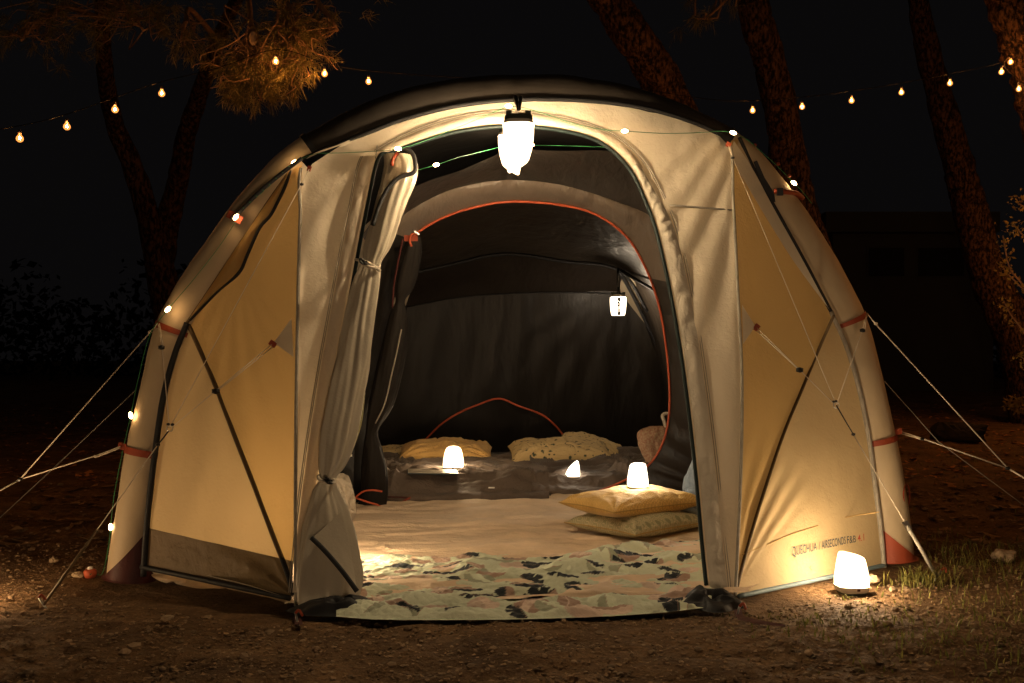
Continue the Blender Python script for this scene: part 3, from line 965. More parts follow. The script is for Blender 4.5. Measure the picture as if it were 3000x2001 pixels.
# --- door sill, puddled cloth
sill = np.array([cr([PF(a, b, o) for a, b, o in ((880, 1792, -0.02), (1000, 1800, -0.03), (1300, 1804, -0.02), (1600, 1800, -0.02), (1900, 1788, -0.02), (2150, 1770, -0.01))], 60) + np.array([0, 0, z_]) + np.array([0, y_, 0])
                 for (z_, y_) in ((0.0, -0.03), (0.022, -0.012), (0.030, 0.01), (0.026, 0.04), (0.0, 0.08))]).transpose(1, 0, 2)
sill[..., 2] = np.maximum(sill[..., 2], 0) 
gridobj('door_sill', sill, M['black'], tent)
def heap(name, cpx, cpy, w, hgt, dep, mat, seed, nu=40, nvv=56):
    c = PG(cpx, cpy); c[2] = 0.0
    th = np.linspace(0, 2 * math.pi, nvv, endpoint=False)[None]
    r = np.linspace(0.02, 1, nu)[:, None]
    X = r * np.cos(th); Y = r * np.sin(th)
    q = np.stack([X * 2.2, Y * 2.2, 0 * X], -1)
    rad = 1 + 0.25 * vnoise(np.stack([np.cos(th) * 1.7, np.sin(th) * 1.7, 0 * th], -1), seed)
    Z = hgt * (1 - r ** 2) * (0.75 + 0.5 * fbm(q * 0.8, seed, 2)) + hgt * 0.35 * (1 - r ** 3) * (1 - np.abs(vnoise(q * 1.1, seed + 5)))
    G = np.stack([c[0] + X * rad * w, c[1] + Y * rad * dep, np.maximum(Z, 0.004)], -1)
    return gridobj(name, G, mat, tent, closed_v=True)
heap('loose_door_cloth', 985, 1792, 0.15, 0.05, 0.09, M['black'], 3)
heap('loose_door_cloth', 2085, 1776, 0.125, 0.06, 0.09, M['black'], 9)

# --- bedroom inside: dark inner tent
def prof_loft(name, profs, mat, n=90, rows=24, dispf=None):
    R_ = [cr([np.array([x, D + S_YAW * x, z]) for x, z in pr], n) for D, pr in profs]
    R_ = np.array(R_)
    G = np.array([cr(R_[:, j], rows) for j in range(n)]).transpose(1, 0, 2)
    if dispf is not None:
        nn = gnormals(G)
        G = G + nn * dispf(G)[..., None]
    o = gridobj(name, G, mat, tent)
    return o, G
POLE = [(-1.28, 0.0), (-1.22, 0.7), (-1.08, 1.20), (-0.92, 1.43), (-0.48, 1.56), (-0.06, 1.65), (0.40, 1.60), (0.83, 1.535), (1.05, 1.22), (1.2, 0.7), (1.26, 0.0)]
OPENP = [(-1.42, 0.0), (-1.36, 0.75), (-1.20, 1.28), (-0.95, 1.60), (-0.5, 1.80), (-0.03, 1.86), (0.45, 1.80), (0.92, 1.60), (1.18, 1.28), (1.34, 0.75), (1.40, 0.0)]
MID = [tuple(0.5 * (np.array(a) + np.array(b)) - np.array((0, 0.03))) for a, b in zip(POLE, OPENP)]
M['ceil'] = fabric('lamplit_ceiling_lining', (0.030, 0.023, 0.017), 0.44, 0, None, [(2.2, 0.035, 3, (1.4, 1.0, 1)), (8, 0.007, 3, (1.5, 1, 1))], 0.12, 2.5, 0.4)  # lining colour raised to stand in for lantern light on the ceiling
M['backw'] = fabric('shaded_back_lining', (0.0105, 0.008, 0.006), 0.46, 0, None, [(2.2, 0.035, 3, (1.4, 1.0, 0.35)), (8, 0.006, 3, (1.5, 1, 0.5))], 0.12, 2.5, 0.3)  # same lining darkened, shade of the back wall put into its colour
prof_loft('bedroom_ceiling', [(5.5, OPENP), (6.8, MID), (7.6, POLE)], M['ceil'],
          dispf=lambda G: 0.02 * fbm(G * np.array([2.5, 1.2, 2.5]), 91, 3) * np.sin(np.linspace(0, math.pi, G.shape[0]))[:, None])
SEAM = [(-1.32, 0.0), (-1.26, 0.6), (-1.15, 1.0), (-1.0, 1.20), (-0.5, 1.31), (-0.06, 1.355), (0.42, 1.37), (0.92, 1.36), (1.1, 1.05), (1.24, 0.6), (1.3, 0.0)]
BOT = [(x * 0.9, 0.05 + 0.0 * z) for x, z in SEAM]
prof_loft('bedroom_back_wall', [(7.6, POLE), (7.78, [(0.5 * (a[0] + b[0]), 0.5 * (a[1] + b[1]) - 0.015) for a, b in zip(POLE, SEAM)]), (7.9, SEAM)], M['dark'], rows=14,
          dispf=lambda G: 0.012 * fbm(G * np.array([3, 1, 3]), 95, 3) * np.sin(np.linspace(0, math.pi, G.shape[0]))[:, None])
def back_disp(G):
    x = G[..., 0]
    f = 0.005 * np.sin(x * 26 + 2.5 * fbm(G * np.array([2.0, 1, 0.7]), 97, 2)) * sstep(0.15, 1.0, G[..., 2])
    ang = np.arctan2(x - 0.9, 1.5 - G[..., 2])
    f2 = 0.004 * np.sin(ang * 22 + fbm(G * 2, 99, 2)) * sstep(-0.2, 0.4, x)
    return (f + f2 + 0.012 * fbm(G * np.array([2.0, 1, 0.9]), 98, 2)) * np.sin(np.linspace(0.12, math.pi, G.shape[0]))[:, None]
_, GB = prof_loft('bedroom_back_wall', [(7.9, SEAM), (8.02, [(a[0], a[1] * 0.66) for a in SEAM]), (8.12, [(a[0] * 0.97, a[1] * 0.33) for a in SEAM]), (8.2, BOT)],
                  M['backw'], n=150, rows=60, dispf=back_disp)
bvh_B = BVHTree.FromPolygons([tuple(v) for v in GB.reshape(-1, 3)], grid_faces(*GB.shape[:2]))
tube('pole_sleeve', cr([np.array([x, 7.585 + S_YAW * x, z - 0.012]) for x, z in POLE[2:9]], 60), 0.013, M['black'], tent, 8)
tube('pole_sleeve', cr([np.array([x, D + S_YAW * x, z]) for x, D, z in ((0.83, 7.58, 1.53), (0.97, 7.0, 1.36), (1.10, 6.3, 1.18), (1.18, 5.98, 1.1))], 30), 0.012, M['black'], tent, 8)
tube('pole_sleeve', cr([P(a, b, d) for a, b, d in ((1812, 790, 7.66), (1850, 858, 7.8), (1893, 945, 7.9), (1950, 1070, 8.0), (1980, 1180, 8.0))], 30), 0.014, M['black'], tent, 8)
tube('wall_seam', cr([np.array([x, 7.885 + S_YAW * x, z]) for x, z in SEAM[3:8]], 40), 0.005, M['black'], tent, 5)
zp = cr([hit(bvh_B, a, b, 0.012) for a, b in ((1245, 1290), (1290, 1245), (1340, 1212), (1400, 1186), (1462, 1168), (1520, 1190), (1585, 1214), (1625, 1245), (1650, 1275))], 60)
tube('window_zip', zp, 0.009, M['redzip'], tent, 6)

# bedroom front wall: dark panel, band coloured lighter for its lamplight, red zip arch
BW = [((990, 1480), (1085, 1480)), ((985, 1300), (1085, 1300)), ((990, 1100), (1110, 1100)), ((1020, 900), (1150, 900)), ((1085, 740), (1190, 745)),
      ((1170, 640), (1225, 683)), ((1290, 568), (1310, 634)), ((1400, 536), (1410, 604)), ((1500, 527), (1500, 592)), ((1640, 541), (1630, 600)),
      ((1790, 585), (1740, 627)), ((1930, 650), (1830, 690)), ((2020, 780), (1885, 775)), ((2070, 950), (1925, 880)), ((2090, 1100), (1948, 1000)),
      ((2095, 1230), (1960, 1130)), ((2095, 1330), (1957, 1230)), ((2095, 1400), (1935, 1310)), ((2095, 1440), (1890, 1370)), ((2090, 1462), (1800, 1420)), ((2050, 1480), (1690, 1458))]
def PW(px, py, off=0.0):
    D0 = 5.7
    for _ in range(8):
        d = dyaw(px, D0)
        z = H - (py - YH) / F * d
        D0 = 5.92 - 0.50 * np.clip(z, 0, 1.75) / 1.7 + off
    return P(px, py, dyaw(px, D0))
bo = cr([PW(*a, -0.10) for a, b in BW], 180)
bi = cr([PW(*b) for a, b in BW], 180)
nv = 26
w = np.linspace(0, 1, nv)[None, :, None]
Gw = bo[:, None] * (1 - w) + bi[:, None] * w
q = np.stack([np.repeat(np.arange(180)[:, None] * 0.55, nv, 1), np.repeat(np.linspace(0, 0.8, nv)[None], 180, 0), np.zeros((180, nv))], -1)
ruf = vnoise(q, 101) * 0.014 * np.sin(np.linspace(0, math.pi, nv))[None] ** 0.6
Gw = Gw + np.array([0, -1, 0]) * (ruf + 0.03 * np.sin(np.pi * w[..., 0]))[..., None]
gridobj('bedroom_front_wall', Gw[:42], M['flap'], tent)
gridobj('bedroom_front_wall', Gw[41:112], M['litband'], tent)
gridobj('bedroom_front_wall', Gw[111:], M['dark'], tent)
tube('bedroom_zip', bi[42:] + np.array([0, -0.012, 0]), 0.0068, M['redzip'], tent, 7)
# curtain above the band, hung from a point in the roof
SC = [((1085, 740), (1060, 690)), ((1170, 640), (1140, 590)), ((1290, 568), (1255, 528)), ((1400, 536), (1370, 492)), ((1460, 530), (1450, 455)), ((1500, 527), (1490, 424)), ((1560, 531), (1560, 436)),
      ((1640, 541), (1660, 442)), ((1790, 585), (1800, 445)), ((1930, 650), (1930, 470)), ((2020, 780), (2060, 600)), ((2090, 1000), (2140, 900))]
so = cr([PW(*a, -0.10) for a, b in SC], 140); su = cr([PT(*b, 4.88) for a, b in SC], 140)
w = np.linspace(0, 1, 40)[None, :, None]
Gc = so[:, None] * (1 - w) + su[:, None] * w
hp = PT(1490, 424, 4.88)
rel = Gc - hp
th = np.arctan2(rel[..., 0], -rel[..., 2] + 0.02)
rr = np.linalg.norm(rel, axis=2)
Gc = Gc + np.array([0, -1, 0]) * (0.022 * np.sin(th * 13 + 1.2 * fbm(rel * 2, 105, 2)) * sstep(0, 0.2, rr) * (1 - sstep(0.5, 1.1, rr)) * (0.4 + 0.6 * w[..., 0])
                                  - 0.05 * np.sin(np.pi * w[..., 0]))[..., None]
M['curtain'] = fabric('brown_curtain', (0.020, 0.0152, 0.0115), 0.5, 0, None, [(7, 0.01, 3, (2, 1, 0.5))], 0.12, 2.5, 0.5)
gridobj('ceiling_curtain', Gc, M['curtain'], tent)
# upper roof hanging: dark lining panel closing the gap above the curtain
so2 = cr([PT(*b, 4.90) for a, b in SC], 60); su2 = so2.copy(); su2[:, 2] += 0.05; su2[:, 1] += 0.3
w = np.linspace(0, 1, 6)[None, :, None]
gridobj('ceiling_panel', so2[:, None] * (1 - w) + su2[:, None] * w, M['lining'], tent)

# rolled bedroom door on the left
flap = [(1212, 695, 20), (1205, 740, 30), (1192, 800, 34), (1180, 850, 28), (1173, 882, 13), (1168, 925, 26), (1158, 1000, 36), (1140, 1090, 40),
        (1115, 1190, 36), (1090, 1262, 18), (1092, 1310, 26), (1096, 1380, 38), (1096, 1440, 38), (1086, 1490, 40), (1078, 1530, 26)]
roll('rolled_bedroom_door', flap, lambda a, b: PW(a, b, -0.16), M['flap'], 15, 0.25, 0.7, fold=0.12)
tube('flap_zip', cr([PW(a, b, -0.30) for a, b in ((1180, 700), (1168, 760), (1155, 830), (1150, 900))], 20), 0.005, M['maroon'], tent)
for q in (((1030, 1470), (1060, 1442), (1090, 1436), (1120, 1440)), ((1040, 1458), (1075, 1470), (1108, 1480), (1122, 1490)), ((1042, 1506), (1072, 1494), (1105, 1494), (1118, 1505)),
          ((1042, 1512), (1070, 1528), (1098, 1524), (1118, 1500))):
    tube('flap_zip', cr([PW(a, b, -0.30) for a, b in q], 16), 0.0055, M['redzip'], tent)
tube('zip_pull', cr([PW(a, b, -0.30) for a, b in ((1222, 682), (1205, 688), (1200, 705), (1206, 722))], 14), 0.006, M['redzip'], tent)
tube('zip_pull', cr([PW(a, b, -0.30) for a, b in ((1210, 676), (1222, 684), (1228, 688))], 10), 0.008, M['metal'], tent)
tab(PW(1204, 698, -0.28), 0.07, 0.03, 0.0, M['rust'])
# silver edge of the rolled bedroom door
tube('flap_edge', cr([PW(a, b, -0.30) for a, b in ((1176, 965), (1163, 1030), (1148, 1095), (1128, 1180), (1100, 1240))], 24), 0.004, M['seam'], tent)

# --- groundsheet inside and lower bedroom lip
ns, nq = 220, 200
U, W = np.meshgrid(np.linspace(0, 1, ns), np.linspace(-1, 1, nq), indexing='ij')
Ys = 3.42 + U * 2.62
Xs = W * (0.80 + 0.62 * sstep(0.0, 0.22, U))
Z = 0.006 + 0.018 * np.abs(fbm(np.stack([Xs * 1.3, Ys * 3.2, 0 * Xs], -1), 111, 3)) + 0.010 * sstep(0.2, 0.8, np.sin(Ys * 9 + fbm(np.stack([Xs, Ys, 0 * Xs], -1), 112, 2)))
Z = Z + 0.05 * sstep(0.93, 1.0, U)
Z = Z + 0.012 * np.clip(1 - np.abs(fbm(np.stack([Xs * 2.2 + 3, Ys * 4.5, 0 * Xs], -1), 117, 3)) * 5, 0, 1)
gsheet = gridobj('groundsheet', np.stack([Xs + 0.04, Ys + S_YAW * Xs, Z], -1), M['sheet'])
tag(gsheet, 'beige fabric groundsheet covering the tent floor between blanket and bed', 'groundsheet')

# ------------------------------------------------------------------ guy lines (parts of the tent), pegs
def line(pts, r=0.0022, mat=None, name='guy_line'):
    return tube(name, pts, r, mat or M['rope'], tent, 5)
RING_L = hit(bvh_L, 497, 1255, 0.10); RING_R = hit(bvh_R, 2450, 1187, 0.10)
def ring(c, r=0.011):
    pts = [c + np.array([r * math.cos(t), 0, r * math.sin(t)]) for t in np.linspace(0, 2 * math.pi, 21)]
    tube('ring', pts, 0.0026, M['metal'], tent, 5)
ring(RING_L); ring(RING_R)
def knot(c, s=0.008, mat=None):
    V = ICO_V * s * np.array([1.2, 0.9, 0.9]) + c
    build('tensioner', V, ICO_F, mat or M['plastic'], tent, smooth=False)
SL_TOP = PT(462, 948, 3.93); SR_TOP = PT(2540, 918, 3.95)
line([SL_TOP, P(475, 1018, 3.72), RING_L]); knot(P(473, 1018, 3.71), 0.012)
line([SL_TOP + np.array([0.006, 0, 0]), P(479, 1018, 3.72)])
line([PF(905, 496, -0.06), PF(884, 538, -0.09), RING_L + np.array([0.004, 0, 0.01])], 0.0018); knot(PF(884, 540, -0.09), 0.007)
line([TAB_L, P(632, 1145, 3.52), RING_L + np.array([0.01, 0, 0.005])], 0.0018)
line([TAB_L + np.array([0.0, 0, -0.012]), P(634, 1148, 3.52)], 0.0018)
knot(P(632, 1146, 3.50), 0.014); knot(RING_L + np.array([0.012, -0.005, 0.014]), 0.007); knot(RING_L + np.array([-0.004, -0.005, 0.016]), 0.006)
peg_l = PG(128, 1772)
tn = RING_L * 0.9 + peg_l * 0.1
line([RING_L - np.array([0.004, 0, 0.01]), tn], 0.003, M['plastic']); knot(tn, 0.008)
line([tn, peg_l * 0.55 + tn * 0.45], 0.0022); line([peg_l * 0.55 + tn * 0.45, peg_l], 0.006, M['skirt'])
jl = P(58, 1405, 3.75)
line([SL_TOP, jl], 0.0025); line([PT(352, 1308, 3.96), P(280, 1335, 3.85), jl], 0.0025); line([PT(352, 1312, 3.96), P(280, 1340, 3.85)], 0.0025)
line([jl, P(-150, 1520, 3.7)], 0.0035); knot(jl, 0.010); knot(P(440, 972, 3.92), 0.008, M['rope']); knot(P(280, 1337, 3.84), 0.007, M['rope'])
tab(PT(358, 1308, 3.97), 0.03, 0.024, 0.25)
line([P(395, 1145, 4.3), P(180, 1350, 4.5), P(-60, 1572, 4.6)], 0.0022, M['seam'])
# right
line([SR_TOP, P(2527, 968, 3.98), RING_R]); knot(P(2527, 968, 3.95), 0.011); line([SR_TOP, P(2534, 968, 3.98)])
line([PF(2134, 428, -0.06), PF(2147, 462, -0.08), RING_R + np.array([-0.003, 0, 0.01])], 0.0018); knot(PF(2147, 462, -0.09), 0.007)
line([TAB_R, P(2343, 1084, 3.62), RING_R + np.array([-0.01, 0, 0.006])], 0.0018); line([TAB_R - np.array([0, 0, 0.012]), P(2341, 1084, 3.62)], 0.0018)
knot(P(2343, 1084, 3.60), 0.013); knot(RING_R + np.array([-0.012, -0.004, 0.014]), 0.006); knot(RING_R + np.array([-0.002, -0.004, 0.016]), 0.006)
bk = P(2657, 1540, 3.80)
line([RING_R, RING_R * 0.75 + bk * 0.25], 0.0026, M['plastic']); knot(RING_R * 0.75 + bk * 0.25, 0.008); line([RING_R * 0.75 + bk * 0.25, bk], 0.0024)
v, f = box_geo(bk, 0.022, 0.01, 0.036, np.array(Matrix.Rotation(-0.55, 3, 'Y'))); build('buckle', v, f, M['metal'], tent, smooth=False)
peg_r = PG(2745, 1690)
line([bk, P(2700, 1610, 3.77), peg_r], 0.008, M['seam'])
jr = P(2953, 1372, 3.85)
line([SR_TOP, P(2562, 945, 3.95), jr], 0.0026); line([PT(2640, 1264, 3.97), P(2700, 1284, 3.9), jr], 0.0026); line([PT(2640, 1270, 3.97), P(2700, 1287, 3.9)], 0.0026)
line([jr, P(3120, 1470, 3.8)], 0.0035); knot(jr, 0.010); knot(P(2702, 1286, 3.89), 0.008); knot(P(2566, 948, 3.94), 0.008, M['rope'])
tab(PT(2632, 1264, 3.96), 0.03, 0.024, -0.2)
line([P(2592, 1118, 4.3), P(2750, 1295, 4.4), P(3080, 1540, 4.5)], 0.0022, M['seam'])

def peg(pt, label, ang=0.5, mat=None):
    d = np.array([math.sin(ang), -0.15, math.cos(ang)])
    e = empty('tent_peg', (pt[0], pt[1], 0), label, 'tent peg')
    V, Fs = tube_geo([pt - d * 0.06, pt + d * 0.03], 0.004, 8)
    build('shaft', V, Fs, M['metal'], e)
    V, Fs = tube_geo(cr([pt + d * 0.03, pt + d * 0.036 + np.array([0.012, 0, 0.004]), pt + d * 0.025 + np.array([0.022, 0, -0.004])], 8), 0.0045, 8)
    build('hook', V, Fs, mat or M['rustfoot'], e)
peg(PG(2745, 1690), 'red hooked tent peg in the grass at the right guy strap', 0.5)
peg(PG(128, 1772), 'tent peg holding the left side guy rope in the dirt', -0.5)
peg(PG(2160, 1802), 'red tent peg at the right front corner of the door sill', 0.2)
peg(PG(872, 1822), 'red tent peg at the left front corner of the door', -0.2)
# red anchor straps at the two front corners
for (a, b, c, d_) in ((866, 1765, 880, 1830), (2160, 1755, 2172, 1808)):
    q = np.array([cr([PF(a - 14, b, -0.02), P(a - 10, b + 30, 3.34), PG(c - 16, d_, 0.005)], 10), cr([PF(a + 10, b, -0.02), P(a + 12, b + 30, 3.34), PG(c + 8, d_, 0.005)], 10)]).transpose(1, 0, 2)
    gridobj('anchor_strap', q, M['maroon'], tent)
q = np.array([cr([PG(2160, 1800, 0.012), PG(2220, 1815, 0.012), PG(2300, 1830, 0.01)], 16), cr([PG(2160, 1815, 0.008), PG(2220, 1828, 0.006), PG(2300, 1836, 0.006)], 16)]).transpose(1, 0, 2)
gridobj('anchor_strap', q, M['maroon'], tent)
# inflation valve ring on the right beam
pts = [PT(2656 + 9 * math.cos(t), 1452 + 32 * math.sin(t), 3.96 + 0.03 * math.cos(t)) for t in np.linspace(0, 2 * math.pi, 24)]
tube('valve_ring', pts, 0.003, M['rust'], tent)

# ------------------------------------------------------------------ blanket with leaf print
def make_blanket():
    nx, ny = 420, 230
    U, W = np.meshgrid(np.linspace(0, 1, nx), np.linspace(0, 1, ny), indexing='ij')
    fr = cr([PG(a, b, 0.03) for a, b in ((985, 1790), (1100, 1798), (1300, 1800), (1600, 1796), (1900, 1782), (2085, 1762))], nx)
    bk = cr([PG(a, b, 0.03) for a, b in ((985, 1632), (1200, 1626), (1450, 1622), (1650, 1622), (1800, 1604), (1900, 1588), (2080, 1566))], nx)
    G = fr[:, None] * (1 - W[..., None]) + bk[:, None] * W[..., None]
    X, Y = G[..., 0], G[..., 1]
    q = np.stack([X * 2.2, Y * 5.0, 0 * X], -1)
    rid = 1 - np.abs(fbm(q, 121, 3))
    h = 0.016 + 0.028 * np.clip(rid - 0.45, 0, 1) ** 1.5 + 0.015 * fbm(np.stack([X * 6, Y * 13, 0 * X], -1), 123, 3)
    # big fold on the right and a lip against the groundsheet
    h += 0.030 * np.exp(-((X - 0.42 - (Y - 4.2) * 0.5) / 0.10) ** 2) * sstep(0.45, 0.8, W) * (1 - sstep(0.94, 1, W))
    h += 0.012 * np.exp(-((X + 0.12) / 0.10) ** 2) * sstep(0.5, 0.8, W) * (1 - sstep(0.94, 1, W))
    # quilting
    a1, a2 = (X + Y) / 0.045, (X - Y) / 0.045
    quil = np.minimum(np.abs((a1 % 1) - 0.5), np.abs((a2 % 1) - 0.5))
    h += 0.0055 * np.sqrt(np.clip(quil * 2, 0, 1))
    h *= sstep(0, 0.03, W) * 0.75 + 0.25
    G[..., 2] = np.maximum(h, 0.012)
    col = np.zeros((nx, ny, 3))
    SAGE, PINK, ROSE, INK, GREY = np.array([.56, .60, .45]), np.array([.66, .51, .41]), np.array([.37, .25, .19]), np.array([.016, .021, .026]), np.array([.33, .35, .25])
    col[:] = SAGE
    XX, YY = X * 1.0, Y * 1.0
    lst = random.Random(4)
    leaves = []
    y = 3.25
    row = 0
    while y < 5.05:
        x = -0.95 + (row % 2) * 0.11 + lst.uniform(-.03, .03)
        while x < 1.15:
            leaves.append((x + lst.uniform(-.05, .05), y + lst.uniform(-.05, .05), lst.uniform(0, 6.28), lst.random()))
            x += 0.120
        y += 0.095
        row += 1
    lst.shuffle(leaves)
    leaves.sort(key=lambda t: 0 if t[3] < 0.28 else (1 if t[3] < 0.52 else 2))
    for (cx_, cy_, an, k) in leaves:
        L = 0.048 + 0.032 * ((k * 37) % 1)
        Wd = L * (0.62 + 0.25 * ((k * 91) % 1))
        m = (np.abs(XX - cx_) < 0.2) & (np.abs(YY - cy_) < 0.2)
        if not m.any():
            continue
        dx, dy = XX[m] - cx_, YY[m] - cy_
        u = (dx * math.cos(an) + dy * math.sin(an)) / L
        v = (-dx * math.sin(an) + dy * math.cos(an)) / Wd
        v = v - 0.18 * u * u
        c = col[m]
        if k < 0.28:
            ins = (u * u + v * v) < 1
            c[ins] = PINK
            c[ins & (v > 0)] = ROSE if (k * 13) % 1 > 0.4 else PINK * 0.85
        elif k < 0.52:
            ins = (np.abs(v) < (1 - u * u) * 0.9) & (np.abs(u) < 1)
            c[ins] = GREY
            c[ins & (np.abs(v) < 0.045)] = ROSE
            c[ins & (v > 0)] = SAGE * 1.12
        elif k < 0.94:
            # half leaf with slits
            ang = np.arctan2(v, u)
            rad = np.hypot(u, v)
            lim = 0.95 - 0.42 * np.clip(np.sin(ang * 7 + k * 9), 0, 1) ** 3 * (np.abs(ang) < 1.9)
            ins = (rad < lim) & (v > -0.12)
            c[ins] = INK
            c[ins & (np.abs(v + 0.04) < 0.025)] = ROSE * 0.6
            ins2 = (rad < 0.92) & (v <= -0.12) & ((k * 53) % 1 > 0.7)
            c[ins2] = ROSE
        else:
            ins = (u * u + (v * 1.6) ** 2) < 1
            c[ins] = ROSE
            c[ins & (np.abs(v) < 0.04)] = PINK
        col[m] = c
    m = fabric('leaf_print_cotton', (0.3, 0.3, 0.2), 0.85, 0, None, [(60, 0.004, 4, None)], vcol=True, var=0.10, vscale=14, spec=0.2, sheen=0.1)
    o = gridobj('blanket', G, m, vcol=col.reshape(-1, 3))
    tag(o, 'quilted blanket printed with sage, pink and black leaves inside the door', 'blanket')
make_blanket()

# ------------------------------------------------------------------ cushions and pillows
def cushion(name, c, sx, sy, h, mat, rot=0.0, tilt=(0, 0), seed=1, pinch=0.10, vcol=None, piping=None, sag=0.0, n=72, wr=0.012, zflat=0.35, label='', cat='cushion', pipemat=None, group=None):
    u = np.linspace(-1, 1, n)
    U, W = np.meshgrid(u, u, indexing='ij')
    ed = 1 - pinch * (1 - U ** 2) * np.abs(W) ** 2
    X = U * (1 - pinch * (1 - W ** 2) * np.abs(U) ** 2) * sx / 2
    Y = W * ed * sy / 2
    prof = (np.clip(1 - np.abs(U) ** 2.4, 0, 1) ** 0.46) * (np.clip(1 - np.abs(W) ** 2.4, 0, 1) ** 0.46)
    q = np.stack([X / max(sx, sy) * 6, Y / max(sx, sy) * 6, 0 * X], -1)
    edge = np.maximum(np.abs(U), np.abs(W))
    wrk = fbm(q, seed, 3) * wr * (0.4 + 0.6 * prof)
    cdist = np.sqrt((1 - np.abs(U)) ** 2 + (1 - np.abs(W)) ** 2)
    ca = np.arctan2(1 - np.abs(W), 1 - np.abs(U))
    wrk = wrk + wr * 0.9 * np.sin(ca * 13 + seed) * np.exp(-(cdist / 0.55) ** 2) * sstep(0.02, 0.2, cdist)
    wrk = wrk - wr * 1.2 * np.clip(np.abs(fbm(q * 0.9, seed + 9, 2)) * -1 + 0.12, 0, 1) * 4 * prof
    Zt = prof * h * (1 - zflat) + wrk * sstep(0, 0.12, 1 - edge) + sag * (U ** 2)
    Zb = -prof * h * zflat + sag * (U ** 2)
    R = Matrix.Rotation(rot, 3, 'Z') @ Matrix.Rotation(tilt[0], 3, 'X') @ Matrix.Rotation(tilt[1], 3, 'Y')
    R = np.array(R)
    top = np.stack([X, Y, Zt], -1).reshape(-1, 3)
    bot = np.stack([X, Y, Zb - 0.0015], -1).reshape(-1, 3)
    allv = np.vstack([top, bot]) @ R.T
    allv = allv - np.array([0, 0, allv[:, 2].min()])
    V = allv + np.asarray(c)
    f1 = grid_faces(n, n)
    N = n * n
    f2 = [(a + N, d + N, c_ + N, b + N) for a, b, c_, d in grid_faces(n, n)]
    rim = []
    bl = [i * n for i in range(n)] + [(n - 1) * n + j for j in range(1, n)] + [i * n + n - 1 for i in range(n - 2, -1, -1)] + [j for j in range(n - 2, 0, -1)]
    for k in range(len(bl)):
        a, b = bl[k], bl[(k + 1) % len(bl)]
        rim.append((a, b, b + N, a + N))
    e = empty(name, (c[0], c[1], c[2]), label, cat, group)
    vc = None
    if vcol is not None:
        cc = vcol(U, W).reshape(-1, 3)
        vc = np.vstack([cc, cc])
    build('cover', V, f1 + f2 + rim, mat, e, vcol=vc)
    pts = V[bl]
    V2, F2 = tube_geo(np.vstack([pts, pts[:1]]), piping or 0.0025, 5)
    build('seam', V2, F2, pipemat or M['seamline'], e)
    return V

M['seamline'] = fabric('cushion_seam_thread', (0.34, 0.22, 0.07), 0.85)
WRK = [(40, 0.004, 4, None), (140, 0.0016, 3, None)]
M['mustard'] = fabric('mustard_weave', (0.56, 0.36, 0.11), 0.85, 0, None, WRK, vcol=True, var=0.06, vscale=30, spec=0.2, sheen=0.15)
def herring(U, W):
    a = (U * 26) % 2
    t = np.where(a < 1, U * 26 + W * 40, U * 26 - W * 40)
    s = 0.5 + 0.5 * np.sign(np.sin(t * math.pi))
    base = np.array([0.58, 0.365, 0.115])
    return base[None, None] * (0.74 + 0.34 * s)[..., None]
M['ogee'] = fabric('sage_ogee_print', (0.30, 0.27, 0.16), 0.8, 0, None, WRK, vcol=True, var=0.06, vscale=30, spec=0.2)
def ogee(U, W):
    a = U * 7.5
    b = W * 4.5
    k = np.cos(a * math.pi) * 0.5 + np.cos(b * math.pi) * 0.5
    rings = np.abs(((np.abs(k) * 3.2) % 1) - 0.5)
    s = sstep(0.14, 0.24, rings)
    c1, c2 = np.array([0.26, 0.235, 0.13]), np.array([0.46, 0.38, 0.235])
    c = c1 * s[..., None] + c2 * (1 - s[..., None])
    core = (k > 0.72)
    c[core] = np.array([0.20, 0.19, 0.105])
    return c
cb = PG(1862, 1548)
cushion('cushion', (0.600, 4.745, 0.014), 0.54, 0.45, 0.115, M['ogee'], 0.72, (0, 0.0), 3, vcol=ogee, n=130, wr=0.006, zflat=0.42,
        label='sage green cushion with an ogee print, lower of the stacked pair', cat='cushion')
cushion('cushion', (0.585, 4.80, 0.092), 0.60, 0.40, 0.132, M['mustard'], 0.62, (0.0, 0.0), 8, vcol=herring, n=150, wr=0.008, zflat=0.45,
        label='mustard yellow cushion on top of the stack with a lantern on it', cat='cushion')
M['greycush'] = fabric('grey_beige_cotton', (0.40, 0.34, 0.26), 0.85, 0, None, [(14, 0.012, 3, None), (60, 0.003, 3, None)])
gc = PG(1012, 1545)
cushion('cushion', (-0.92, 5.02, 0.012), 0.22, 0.26, 0.20, M['greycush'], 0.75, (1.15, 0.1), 21, pinch=0.02, n=60, wr=0.012,
        label='plain grey beige cushion leaning against the rolled tent door', cat='cushion')

# bed: mattress, sleeping bags, pillows
BED_Y0 = 5.95
def make_bed():
    m = fabric('mattress_fabric', (0.05, 0.045, 0.042), 0.8, 0, None, [(20, 0.006, 3, None)])
    n = 40
    th = np.linspace(0, 2 * math.pi, n, endpoint=False)
    sup = lambda t, p: np.sign(np.cos(t)) * np.abs(np.cos(t)) ** p
    sus = lambda t, p: np.sign(np.sin(t)) * np.abs(np.sin(t)) ** p
    rows = []
    for (z, s) in ((0.0, 0.985), (0.015, 1.0), (0.07, 1.0), (0.085, 0.985), (0.088, 0.6), (0.088, 0.02)):
        x = sup(th, 0.18) * 1.05 * s; y = sus(th, 0.18) * 0.98 * s
        rows.append(np.stack([x + 0.0, y + BED_Y0 + 1.05 + S_YAW * x, 0 * x + z + 0.012], -1))
    o = gridobj('mattress', np.array(rows), m, closed_v=True)
    tag(o, 'dark air mattress under the quilts in the sleeping compartment', 'mattress')
make_bed()
